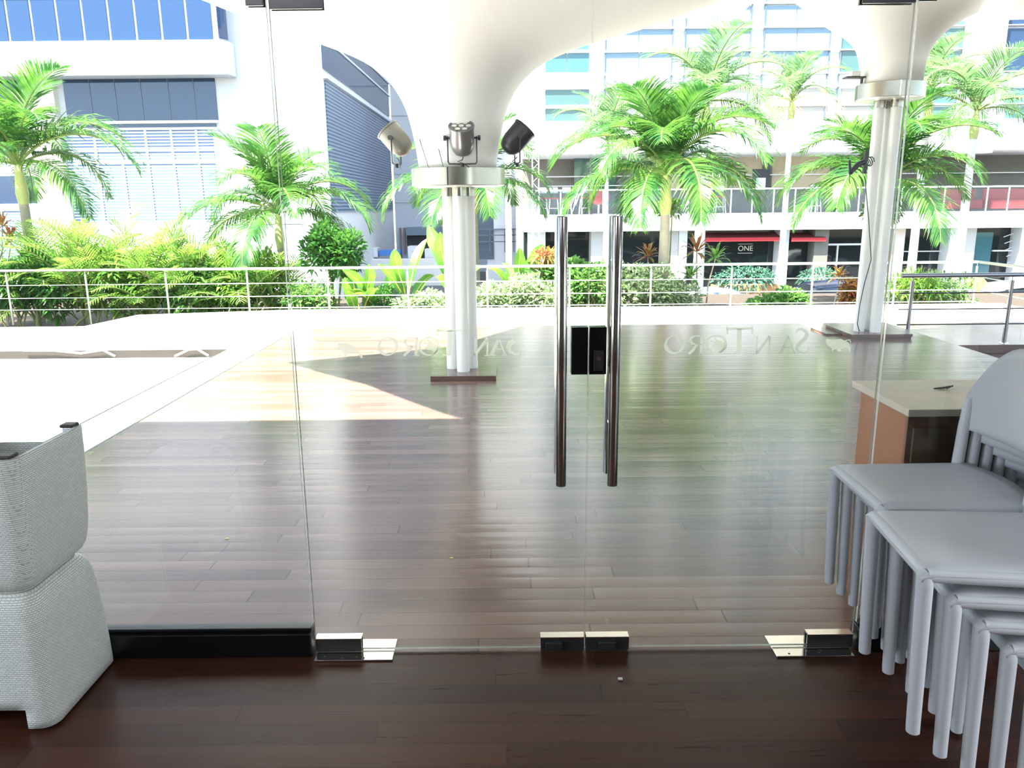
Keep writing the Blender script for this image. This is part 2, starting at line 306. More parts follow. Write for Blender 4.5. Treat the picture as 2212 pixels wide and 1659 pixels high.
# ------------------------------------------------------------------ doors
def door(n, x0, x1, hinge):
    d = pane(M(), x0, x1, .012, 2.225, YD); d = d.build('door_%d'%n, [glass, edge]); st(d)
    s = 1 if hinge == 'l' else -1
    hx = x0 if hinge == 'l' else x1; fx = x1 if hinge == 'l' else x0          # hinge and free edge
    def fitting(name, xa, xb, z0, z1, lock=False):
        m = M(); m.cur = 0
        m.box((xa,YD-.012,z0),(xb,YD-.001,z1)); m.box((xa,YD+.013,z0),(xb,YD+.024,z1))
        o = m.build(name, dark_steel, d, bevel=.0015); o['label'] = 'dark metal clamp'
        c = M().box((xa-.001,YD-.0125,z1-.004),(xb+.001,YD+.0245,z1+.0015)).build('cap_strip', chrome, o)
        return o
    b = fitting('bottom_pivot', hx+s*.004, hx+s*.170, .010, .062)
    fitting('top_pivot', hx+s*.004, hx+s*.165, 2.187, 2.232)
    o = fitting('bottom_lock', fx-s*.160, fx-s*.002, .008, .060)
    xc = (fx-s*.045 if hinge=='r' else fx-s*.10) if False else (fx-s*.112 if hinge=='l' else fx+.080)
    k = M().box((xc-.032,YD-.028,.018),(xc+.032,YD-.012,.048)).build('lock_cylinder', dark_steel, o, bevel=.004)
    # middle lock plate
    lx0, lx1 = (fx-.057, fx-.001) if hinge == 'l' else (fx+.001, fx+.058)
    m = M(); m.box((lx0,YD-.013,1.042),(lx1,YD-.001,1.203)); m.box((lx0,YD+.013,1.042),(lx1,YD+.025,1.203)); lk = m.build('lock_plate', mat('black_lock',(.012,.012,.014),.12,.3), d, bevel=.0015)
    if hinge == 'r':
        kk = M(); kk.box((lx0+.014,YD-.019,1.055),(lx1-.010,YD-.013,1.125)); kk.build('lock_case', dark_steel, lk, bevel=.002)
        kc = M(); kc.tube([(lx0+.031,YD-.026,1.098),(lx0+.031,YD-.018,1.098)], .0075, 16); kc.build('keyhole', chrome, lk, smooth=True)
    # pull bars, one on each face, tied through the glass
    bx = x1-.092 if hinge == 'l' else x0+.080
    for sy, nm in ((-1,'inside_handle'),(1,'outside_handle')):
        yy = YD + (-.058 if sy < 0 else .07)
        z0, z1 = (.665,1.563)
        hb = M().tube([(bx,yy,z0),(bx,yy,z0+.002),(bx,yy,z1-.002),(bx,yy,z1)], [.0165,.0175,.0175,.0165], 24).build(nm, chrome, d, smooth=True)
        for zz in (.86, 1.42):
            M().tube([(bx,YD+(-.001 if sy<0 else .013),zz),(bx,yy,zz)], .008, 14).build('standoff', chrome, hb, smooth=True)
    # floor plate with the door spring
    return d
door(1, -.733, .2535, 'l'); door(2, .2565, 1.238, 'r')
for xa, xb, lab in ((-.727,-.444,'steel floor spring plate under the left glass door'),(.943,1.225,'steel floor spring plate under the right glass door')):
    m = M().box((xa,YD-.06,.0005),(xb,YD+.08,.006)); o = m.build('floor_plate', chrome, bevel=.002); tag(o, lab, 'floor plate')
    dm = mat('plate_dirt',(.10,.075,.055),.8); 
    for k in range(6):
        px_ = random.uniform(xa+.02,xb-.02); py_ = random.uniform(YD-.05,YD-.02); M().lathe([(.0,.0072),(.004,.007),(.0045,.006)], (px_,py_,0), 10).build('screw', dm, o) if k < 4 else None

# ---- lettering on the glass (seen from the back, so mirrored)
def ribbon(mb, pts, ws, y, t=.0012):
    """flat band through points (x,z) with half widths"""
    n = len(pts); L_, R_ = [], []
    for i,(x,z) in enumerate(pts):
        a = pts[max(0,i-1)]; b = pts[min(n-1,i+1)]; d = Vector((b[0]-a[0], b[1]-a[1])).normalized(); w = ws[i] if isinstance(ws,(list,tuple)) else ws
        L_.append((x-d.y*w, z+d.x*w)); R_.append((x+d.y*w, z-d.x*w))
    vs = [(x,y,z) for x,z in L_]+[(x,y,z) for x,z in R_]
    mb.add(vs, [(i,i+1,n+i+1,n+i) for i in range(n-1)])
def flat(mb, pts, y): mb.add([(x,y,z) for x,z in pts], [tuple(range(len(pts)))])
def letters(parent, pts_px, y, material, spec):
    pass
YL = YD+.0135
def glass_text(px_to, worn):
    """letters as the inside viewer sees them, given by boxes in photograph pixels on the door plane"""
    out = []
    def P(x, z): q = px_to(x, z); return (q.x, q.z)
    def mk(name, fn, worn_=False):
        mb = M(); fn(mb); o = mb.build(name, frost_dark if worn_ else frost); out.append(o)
    def ell(cx, cy, rx, ry, n=28, a0=0, a1=2*PI): return [(cx+rx*math.cos(a0+(a1-a0)*i/n), cy+ry*math.sin(a0+(a1-a0)*i/n)) for i in range(n+1)]
    def rib(mb, pts, ws):
        q = [P(*p) for p in pts]; ribbon(mb, q, [w*.0019 for w in ws] if isinstance(ws,list) else ws*.0019, YL)
    def poly(mb, pts): flat(mb, [P(*p) for p in pts], YL)
    return mk, ell, rib, poly, out
def ring_ws(n, thick, thin, ph): return [thin+(thick-thin)*abs(math.cos(2*PI*i/n+ph))**1.5 for i in range(n+1)]
def word(X, base, worn, parent, flip_bull):
    mk, ell, rib, poly, out = glass_text(lambda x,z: at(x, z, y=YL), worn)
    b = base
    mk('letter', lambda m: rib(m, ell(X['O1'], b-20, 19, 18.5), ring_ws(28, 3.4, 1.0, .5)))                      # O
    def R(m):
        x = X['R']; rib(m, [(x+11,b-38),(x+9,b)], 2.3); rib(m, [(x+16,b-38),(x-4,b-38),(x-12,b-34),(x-14,b-28),(x-10,b-22),(x+2,b-20),(x+10,b-20)], [.8,1.2,2.2,2.8,2.2,1.2,.8])
        rib(m, [(x+1,b-20),(x-8,b-8),(x-17,b+1)], [2.2,2.6,2.0]); rib(m, [(x+4,b),(x+16,b)], .8)
    mk('letter', R)
    def OO(m):
        x = X['O2']; rib(m, ell(x, b-20, 21, 19), ring_ws(28, 2.6, 1.2, .2))
        poly(m, [(x-9,b-16),(x-7,b-20),(x-3,b-24),(x-3,b-27),(x+3,b-29),(x+9,b-29),(x+15,b-26),(x+19,b-20),(x+18,b-10),(x+13,b-4),(x+4,b-1),(x+8,b-7),(x+4,b-12),(x-3,b-12)])
        rib(m, [(x-4,b-25),(x-9,b-26),(x-12,b-29)], [1.2,1.0,.4]); rib(m, [(x+3,b-28),(x-1,b-31),(x-2,b-35)], [1.2,1.0,.4])
    mk('letter', OO)
    def T(m):
        x = X['T']; rib(m, [(x,b-54),(x-1,b-10),(x-2,b-2)], 4.2); rib(m, [(x-26,b-54),(x+27,b-54)], 2.0); rib(m, [(x-27,b-60),(x-25,b-42)], 1.2); rib(m, [(x+28,b-60),(x+28,b-43)], 1.2); rib(m, [(x-15,b-1),(x+3,b-1)], 1.2)
    mk('letter', T)
    def Nn(m):
        x = X['N']; rib(m, [(x+17,b-36),(x+15,b)], 1.6); rib(m, [(x+17,b-38),(x-12,b)], 2.6); rib(m, [(x-10,b-38),(x-12,b+1)], 1.3); rib(m, [(x+9,b),(x+20,b)], .8)
    mk('letter', Nn, worn)
    def A(m):
        x = X['A']; rib(m, [(x-2,b-38),(x-18,b-2)], [1.6,3.2]); rib(m, [(x-2,b-38),(x+11,b-1)], [1.0,1.6]); rib(m, [(x-12,b-14),(x+6,b-14)], 1.0); rib(m, [(x-23,b-1),(x-10,b-1)], .8); rib(m, [(x+5,b-1),(x+15,b-1)], .8)
    mk('letter', A, worn)
    def S(m):
        x = X['S']
        if flip_bull: rib(m, [(x-14,b-46),(x-10,b-52),(x-2,b-53),(x+8,b-48),(x+10,b-40),(x+4,b-30),(x-8,b-20),(x-12,b-10),(x-7,b-3),(x+4,b-1),(x+12,b-6),(x+14,b-14)], [1.2,2,2.4,3,3.6,4,3.6,3,2.2,1.6,1.2,.8])
        else: rib(m, [(x+1,b-32),(x-8,b-27),(x-12,b-18),(x-8,b-8),(x+2,b-3),(x+12,b-4),(x+17,b-10),(x+18,b+4)], [4,5,4.6,3.2,1.8,1.4,1.4,.8])
    mk('letter', S, worn and flip_bull)
    def bull(m):
        x, y0 = X['bull'], b-18
        if flip_bull: poly(m, [(x-27,y0-8),(x-24,y0-14),(x-12,y0-12),(x+6,y0-14),(x+18,y0-9),(x+24,y0-5),(x+27,y0+8),(x+26,y0+16),(x+21,y0+6),(x+14,y0+4),(x+6,y0+8),(x+9,y0+13),(x+1,y0+14),(x-4,y0+8),(x-9,y0+10),(x-12,y0+16),(x-14,y0+6),(x-22,y0+1)]); rib(m, [(x+16,y0-10),(x+25,y0-12),(x+28,y0-6)], .9)
        else: poly(m, [(x-28,y0+4),(x-26,y0-8),(x-18,y0-9),(x-6,y0-8),(x+8,y0-3),(x+18,y0+6),(x+26,y0+16),(x+28,y0+22),(x+24,y0+24),(x+18,y0+14),(x+6,y0+13),(x-6,y0+14),(x-10,y0+22),(x-14,y0+14),(x-18,y0+6)])
    mk('bull_emblem', bull)
    for o in out: o.parent = parent
d1, d2 = bpy.data.objects['door_1'], bpy.data.objects['door_2']
word(dict(O1=838, R=889, O2=927, T=971, N=1037, A=1080, S=1110, bull=756), 768, False, d1, False)
word(dict(O1=1457, R=1505, O2=1547, T=1597, N=1646, A=1705, S=1733, bull=1810), 764, True, d2, True)

# ------------------------------------------------------------------ mushroom canopies and their columns
def interp(tab, r):
    for (r0,z0),(r1,z1) in zip(tab, tab[1:]):
        if r <= r1: return z0+(z1-z0)*(r-r0)/(r1-r0)
    return tab[-1][1]
def smooth_tab(tab, n=60):
    xs = [p[0] for p in tab]; out = []
    def cr(i,t):
        p0,p1,p2,p3 = tab[max(0,i-1)],tab[i],tab[i+1],tab[min(len(tab)-1,i+2)]
        return tuple(.5*((2*p1[k])+(-p0[k]+p2[k])*t+(2*p0[k]-5*p1[k]+4*p2[k]-p3[k])*t*t+(-p0[k]+3*p1[k]-3*p2[k]+p3[k])*t**3) for k in (0,1))
    for i in range(len(tab)-1):
        for j in range(6): out.append(cr(i,j/6))
    return out+[tab[-1]]
def ray_edge(c, poly, a):
    dx, dy = math.cos(a), math.sin(a); best = 99
    for (x0,y0),(x1,y1) in zip(poly, poly[1:]+poly[:1]):
        ex, ey = x1-x0, y1-y0; den = dx*ey-dy*ex
        if abs(den) < 1e-9: continue
        t = ((x0-c[0])*ey-(y0-c[1])*ex)/den; u = ((x0-c[0])*dy-(y0-c[1])*dx)/den
        if t > 0 and -1e-6 <= u <= 1+1e-6: best = min(best, t)
    return best
def shell(name, c, tab, outline, label):
    tab = smooth_tab(tab); seg = 144; nr = 44; vs = []; mb = M()
    for k in range(seg):
        a = 2*PI*k/seg; R = ray_edge(c, outline, a)
        for i in range(nr+1):
            f = (i/nr)**1.5; r = tab[0][0]+(R-tab[0][0])*f
            vs.append((c[0]+r*math.cos(a), c[1]+r*math.sin(a), interp(tab, r)))
    w = nr+1
    mb.add(vs, [(k*w+i, k*w+i+1, ((k+1)%seg)*w+i+1, ((k+1)%seg)*w+i) for k in range(seg) for i in range(nr)])
    o = mb.build(name, canopy_m, smooth=True)
    for p in o.data.polygons: p.use_smooth = True
    s = o.modifiers.new('thickness', 'SOLIDIFY'); s.thickness = .07; s.offset = 1 if o.data.polygons[0].normal.z > 0 else -1
    return o
C1, C2 = (-.487, 7.42), (4.36, 9.42)
P1 = [(.355,1.93),(.375,2.08),(.405,2.25),(.465,2.47),(.60,2.69),(.83,2.87),(1.19,3.03),(1.6,3.17),(2.1,3.32),(2.8,3.58),(3.5,3.82),(5,3.98)]
P2 = [(.33,2.90),(.34,3.05),(.365,3.2),(.43,3.34),(.60,3.50),(.86,3.64),(1.2,3.75),(1.8,3.82),(3,3.88),(5,3.95)]
out1 = [(-1.72,7.78),(-2.46,7.34),(-3.5,6.75),(-2.4,5.75),(-1.92,5.05),(-1.56,4.5),(-1.2,4.3),(-.2,4.25),(2.6,4.2),(2.6,6.5),(2.7,8.4),(2.98,10.8),(1.2,10.7),(-.3,10.75),(-.8,9.4),(-1.35,8.3)]
out2 = [(2.36,4.1),(9.6,4.1),(9.6,10.7),(7.2,10.8),(5.9,10.7),(5.2,10.3),(4.3,10.0),(3.75,9.8),(3.2,9.35),(2.85,8.6),(2.4,7.4)]
can1 = st(shell('roof_canopy_near', C1, P1, out1, '')); can2 = st(shell('roof_canopy_far', C2, P2, out2, ''))
# keep the shells clear of the unseen eave
def column(c, base_z, ring_z0, ring_z1, rr, label, box, ang):
    t = thing('canopy_column', (c[0], c[1], 0), label, 'column', 'columns carrying the white canopy')
    for k in range(3):
        a = ang+2*PI*k/3; x, y = .105*math.cos(a), .105*math.sin(a)
        r = .052 if k else .062
        M().tube([(x,y,base_z),(x,y,ring_z0+.02)], .062, 24).build('pole', pole_m, t, smooth=True)
        M().tube([(x,y,ring_z0-.09),(x,y,ring_z0+.01)], .067, 24).build('pole_collar', steel, t, smooth=True)
    m = M(); m.lathe([(rr-.006,ring_z0),(rr,ring_z0+.004),(rr,ring_z1-.004),(rr-.006,ring_z1),(rr-.05,ring_z1+.003),(.30,ring_z1+.003)], seg=72)
    m.build('ring_band', steel, t, smooth=True)
    m = M(); m.lathe([(rr-.008,ring_z0+.004),(rr-.05,ring_z0-.012),(.14,ring_z0-.012),(.0,ring_z0-.012)], seg=72); m.build('ring_underside', mat('ring_glass',(.72,.74,.66),.15), t, smooth=True)
    x, y = rr*math.cos(-1.72), rr*math.sin(-1.72); M().box((x-.006,y-.004,ring_z0),(x+.006,y+.008,ring_z1)).build('ring_joint', chrome, t)
    return t
col1 = column(C1, .045, 1.775, 1.93, .43, 'cluster of three white poles on a small dark plinth, left column', None, -1.45)
col2 = column(C2, .055, 2.74, 2.905, .37, 'cluster of three white poles behind the right door, with a black bracket', None, -1.0)
o = M().box((-.77,7.08,0),(-.155,7.66,.045)).build('column_plinth', wood_out, bevel=.003); tag(o, 'square dark board plinth around the foot of the left column', 'plinth')
o = M(); o.box((4.05,9.14,.022),(4.78,9.92,.055)); o.box((3.86,9.42,.0),(4.78,9.92,.02)); o.box((4.06,9.15,0),(4.77,9.9,.03)); o = o.build('column_plinth', wood_out); tag(o, 'layered dark board plinth around the foot of the right column', 'plinth')

# par can stage lights on the left column's ring
def par_can(loc, rz, tilt, label, body_m):
    t = thing('stage_light', loc, label, 'spotlight', 'stage lights clamped on the left column ring', rz)
    R = Matrix.Rotation(tilt, 4, 'X')
    t.scale = (1.28,)*3
    def tr(o): o.matrix_local = Matrix.Translation((0,0,.165)) @ R; return o
    b = M().lathe([(.0,-.125),(.035,-.122),(.06,-.105),(.076,-.07),(.083,-.03),(.083,.075),(.088,.078),(.088,.088),(.080,.088),(.078,.07)], seg=28).build('can', body_m, t, smooth=True); tr(b)
    f = M().lathe([(.082,.083),(0,.083)], seg=28).build('lens_plate', mat('lens_plate',(.12,.12,.13),.4), b, smooth=True)
    for i in range(7):
        a = i*PI/3; r = 0 if i == 6 else .048
        M().lathe([(.019,.084),(.018,.089),(.012,.086),(0,.085)], (r*math.cos(a), r*math.sin(a), 0), 14).build('lamp_lens', chrome, b, smooth=True)
    y = M(); y.tube([(-.098,0,.175),(-.098,0,.01),(-.09,0,-.004),(0,0,-.006),(.09,0,-.004),(.098,0,.01),(.098,0,.175)], .005, 8); y.build('yoke', blackm, t, smooth=True)
    for s in (-1,1): M().tube([(s*.08,0,.165),(s*.105,0,.165),(s*.107,0,.165),(s*.125,0,.165)], [.006,.006,.017,.017], 12).build('tilt_knob', blackm, t, smooth=True)
    M().tube([(0,0,-.03),(0,0,.0)], .013, 10).build('clamp', blackm, t)
    c = M(); c.tube([(.005,0,.04),(.0,-.02,.02),(-.03,-.03,.01),(.01,-.02,-.005),(.045,-.01,-.028)], .004, 6); c.build('cable', blackm, t, smooth=True)
    return t
rz1 = 1.96
c_ = mat('can_grey',(.20,.20,.20),.3,.5); c2_ = mat('can_tan',(.17,.16,.13),.4,.2)
par_can((-.42, 7.02, rz1), 0, math.radians(33), 'round stage light facing the room at the ring centre', c_)
par_can((-1.02, 7.20, rz1+.01), math.radians(80), math.radians(-42), 'tan stage light tilted out on the left of the ring', c2_)
par_can((.06, 7.20, rz1+.01), math.radians(-80), math.radians(-42), 'black stage light tilted out on the right of the ring', blackm)
for a,b_ in (((815,252,7.3),(858,340,7.3)),):
    pass
for o in [o for o in COL.objects if o.name.startswith('stage_light') and o.location.z > 2.0]:
    s = -1 if o.location.x < -.5 else 1
    ax = bpy.data.objects.new('arm', M().tube([(0,0,-.01),(0,s*-.0,-.03),(0,-.0,-.03)] if False else [(0,0,-.005),(0,-.05,-.02),(0,-.12,-.10)], .009, 8).build('tmp', blackm).data)
    bpy.data.objects.remove([q for q in COL.objects if q.name == 'tmp'][0]); COL.objects.link(ax); ax.parent = o
# thin wires up the horn
for (p0,p1) in (((905,300),(926,363)),((938,290),(958,362))):
    a = at(*p0, y=7.04); b = at(*p1, y=7.04); o = M().tube([a+Vector((0,.06,0)),b], .003, 6).build('wire', blackm); tag(o, 'thin dark wire running down the left side of the near canopy funnel' if p0[0] < 920 else 'thin dark wire near the middle of the near canopy funnel', 'wire')
# floodlights on the right column's ring
for (px,py,s,lab) in ((1845,176,-1,'flat floodlight on the left rim of the high ring'),(1950,176,1,'flat floodlight on the right rim of the high ring')):
    q = at(px,py,y=9.35); t = thing('floodlight', (q.x,q.y,2.91), lab, 'floodlight', None)
    M().box((-.11,-.06,.055),(.11,.06,.07)).build('bracket_arm', brown_cap, t); M().box((-.05,-.05,.07),(.05,.05,.13)).build('housing', pole_m, t, bevel=.006); M().box((-.008 - s*.085,-.02,-.0),(.008 - s*.085,.02,.06)).build('bracket_foot', brown_cap, t)
q = at(1925,185,y=9.15); t = thing('lamp_bracket', (q.x,q.y,2.91), 'bent brown bracket standing on the front of the high ring', 'bracket')
M().tube([(0,0,0),(0,0,.10),(.09,-.02,.14)], .012, 8).build('arm', brown_cap, t)
# black bracket with hanging lead on the right column
q = at(1872,350,y=9.27); t = thing('speaker_bracket', (q.x-.01,9.27,q.z), 'black clamp arm with a coil of cable on the right column', 'bracket')
M().box((-.02,-.02,-.13),(.015,.03,.13)).build('back_plate', blackm, t, bevel=.004)
M().tube([(-.02,0,0),(-.10,-.02,-.03),(-.19,-.05,-.12)], [.03,.033,.028], 12).build('arm', blackm, t, smooth=True)
M().tube([(-.215,-.06,.02),(-.19,-.05,-.14)], .016, 12).build('end_bar', blackm, t, smooth=True)
cc = M(); pts = [(0.03+.055*math.cos(a*.55), -.03+.004*a, .0+.05*math.sin(a*.55)+.012*math.sin(a)) for a in range(0,40)]; cc.tube(pts, .006, 6); cc.build('cable_coil', blackm, t, smooth=True)
M().tube([(-.19,-.05,-.14),(-.195,-.05,-.2),(-.18,-.05,-.24)], .005, 6).build('loose_lead', blackm, t)
pts = [at(*p, y=yy) for p,yy in (((1868,380),9.27),((1876,470),9.24),((1882,560),9.22),((1868,610),9.22),((1857,660),9.22),((1852,700),9.2))] + [at(1856,715,z=.065)]
o = M().tube(pts + [at(1875,708,z=.065)], .006, 6).build('black_cable', blackm, smooth=True); tag(o, 'thin black cable hanging down the right column to its plinth', 'cable')
# fluorescent batten under the far canopy
a = at(2100,24,y=9.5); b = at(2182,2,y=8.6)
t = thing('batten_light', (0,0,0), 'long white batten light under the far canopy at top right', 'light'); 
M().tube([Vector((a.x,a.y,a.z)),Vector((b.x,b.y,b.z))], .045, 12).build('tube', mat('lamp_tube',(.9,.9,.9),.3,emit=(1,1,1,1.6)), t, smooth=True)

# ------------------------------------------------------------------ railings
def railing(name, pts, posts, z0, zt, rails, label, rt=.026, rr=.009, pr=.02, m=rail_steel, over=0, base=False, thin_m=None):
    t = thing(name, (pts[0][0], pts[0][1], 0), label, 'railing'); O = Vector(pts[0])
    loc = lambda p,z: (p[0]-O.x, p[1]-O.y, z)
    tm = thin_m or m
    M().tube([loc(p,zt) for p in pts], rt, 16).build('top_rail', m, t, smooth=True)
    for zz in rails: M().tube([loc(p,zz) for p in pts], rr, 8).build('thin_rail', tm, t, smooth=True)
    for p in posts:
        po = M().tube([loc(p,z0), loc(p,zt-.075)], pr, 14).build('post', m, t, smooth=True)
        M().tube([loc(p,zt-.08), loc(p,zt)], .007, 8).build('pin', m, po)
        if base: M().lathe([(.06,0),(.058,.01),(.03,.014)], loc(p,z0), 20).build('foot_flange', chrome, po, smooth=True)
    return t
YR = 14.42
px_posts = [20,190,362,537,710,882,1053,1230,1405,1578,1752,1930]
posts = [(at(px, 640, y=YR).x, YR) for px in px_posts]
corner = (at(2112,566,y=YR).x, YR)
railing('terrace_railing', [(-14,YR),(corner[0],YR)], [( -12.6,YR),(-11.1,YR)]+posts+[corner], -.50, .50, [-.225,-.055,.145,.30][:3] if False else [at(1100,660,y=YR).z+.0, at(1100,635,y=YR).z, at(1100,607,y=YR).z], 'long steel railing along the far edge of the terrace')
railing('return_railing', [(corner[0],YR-.03),(corner[0]-.02,9.0)], [(corner[0]-.01,12.9),(corner[0]-.02,11.2),(corner[0]-.02,9.6)], -.28, .50, [at(1100,660,y=YR).z, at(1100,635,y=YR).z, at(1100,607,y=YR).z], 'steel railing running back toward the room at far right')
YS = 10.32
xa = at(1948,595,y=YS).x
railing('side_railing', [(xa,YS),(9.1,YS)], [(at(1968,640,y=YS).x,YS),(at(2182,640,y=YS).x,YS),(7.9,YS)], -.28, at(2000,595,y=YS).z, [at(2000,633,y=YS).z, at(2000,668,y=YS).z, at(2000,701,y=YS).z], 'dark topped steel railing on the side deck beyond the right door', rt=.03, rr=.009, pr=.027, m=mat('side_rail_steel',(.30,.29,.30),.25,.9), base=True, thin_m=blackm)
# white hoses lying by the riser
o = M().tube([at(50,757,y=10.43),at(115,757,y=10.43),at(175,763,y=10.43),at(222,756,y=10.43),at(248,769,y=10.43)], .014, 8).build('white_hose', white_p, smooth=True); tag(o, 'white hose lying along the pale step at far left', 'hose')
o = M().tube([at(378,769,y=10.43),at(408,755,y=10.43),at(426,754,y=10.43),at(450,768,y=10.43)], .014, 8).build('white_hose', white_p, smooth=True); tag(o, 'short looped white hose at the right end of the pale step', 'hose')

# ------------------------------------------------------------------ cabinet outside the right panel
cb = thing('wooden_cabinet', (1.385, 2.62, 0), 'low wooden cabinet with a worn pale top outside the right glass panel', 'cabinet')
M().box((.012,.02,.0),(.94,.40,.866)).build('body', cabinet_wood, cb, bevel=.003)
top = M().box((-.01,-.02,.868),(.97,.44,.895)).build('top', [mat('worn_top',(.40,.36,.29),.55,noise=.25,nscale=9)], cb, bevel=.003)
M().box((.03,.008,.06),(.48,.019,.82)).build('door', mat('dark_veneer',(.10,.055,.028),.4,noise=.3,nscale=5), cb, bevel=.002)
M().box((.49,.008,.06),(.93,.019,.82)).build('door', MAT['dark_veneer'], cb, bevel=.002)
o = M(); 
for k in range(5): o.tube([(1.62+.012*k,2.9,.897),(1.645+.01*k,2.885,.904+.002*k)], .003, 5)
o = o.build('twist_of_wire', blackm); tag(o, 'small black twist of wire lying on the cabinet top', 'wire')

# ------------------------------------------------------------------ woven stools
def stool_mesh():
    m = M(); S = .205; prof = [(0,.205),(.10,.203),(.22,.198),(.33,.191),(.385,.185),(.415,.176),(.432,.160),(.438,.14)]
    seg_side = 10; segs = []
    def ringpts(h):
        r = .05; pts = []
        for q in range(4):
            a0 = q*PI/2; cx = (h-r)*(1 if q in (0,3) else -1); cy = (h-r)*(1 if q in (0,1) else -1)
            for i in range(7): a = a0+i*PI/12; pts.append((cx+r*math.cos(a), cy+r*math.sin(a)))
            # straight side to next corner
            q2 = (q+1)%4; nx = (h-r)*(1 if q2 in (0,3) else -1)+r*math.cos(a0+PI/2); ny = (h-r)*(1 if q2 in (0,1) else -1)+r*math.sin(a0+PI/2)
            for i in range(1,seg_side): f = i/seg_side; pts.append((pts[-1][0] if False else (cx+r*math.cos(a0+PI/2))*(1-f)+nx*f, (cy+r*math.sin(a0+PI/2))*(1-f)+ny*f))
        return pts
    zs = [0,.03,.065,.10,.16,.22,.28,.33,.37,.40,.42,.433,.438]; rings = []
    for z in zs:
        h = interp([(a,b) for a,b in prof], z); rings.append([(x,y,z) for x,y in ringpts(h)])
    n = len(rings[0]); vs = [p for r in rings for p in r]; fs = []
    for i in range(len(zs)-1):
        for k in range(n):
            q = [vs[i*n+k], vs[i*n+(k+1)%n]]; mx = (q[0][0]+q[1][0])/2; my = (q[0][1]+q[1][1])/2
            if i < 2 and abs(my) > .19 and abs(mx) < .115: continue        # leg openings on front and back
            fs.append((i*n+k, i*n+(k+1)%n, (i+1)*n+(k+1)%n, (i+1)*n+k))
    fs.append(tuple(range((len(zs)-1)*n, len(zs)*n)))
    m.add(vs, fs); return m
def stool(loc, up, label, rz=0):
    t = thing('woven_stool', loc, label, 'stool', 'white woven stools stacked by the left glass', rz)
    o = stool_mesh().build('seat_shell', weave, t, smooth=True)
    for p in o.data.polygons: p.use_smooth = True
    s = o.modifiers.new('thickness', 'SOLIDIFY'); s.thickness = .014; s.offset = -1
    for sx in (-1,1):
        for sy in (-1,1): M().box((sx*.165-.022,sy*.165-.022,-.010),(sx*.165+.022,sy*.165+.022,.001)).build('foot_cap', brown_cap, t, bevel=.004)
    if not up: t.rotation_euler = (PI, 0, rz)
    return t
sx_, sy_ = -1.655, 2.335
stool((sx_, sy_, .010), True, 'white woven stool standing on the floor, lowest of the stack')
stool((sx_+.003, sy_, .892), False, 'white woven stool turned upside down on top of another')
stool((-1.60, 1.56, .010), True, 'white woven stool cut off by the left edge of the view')

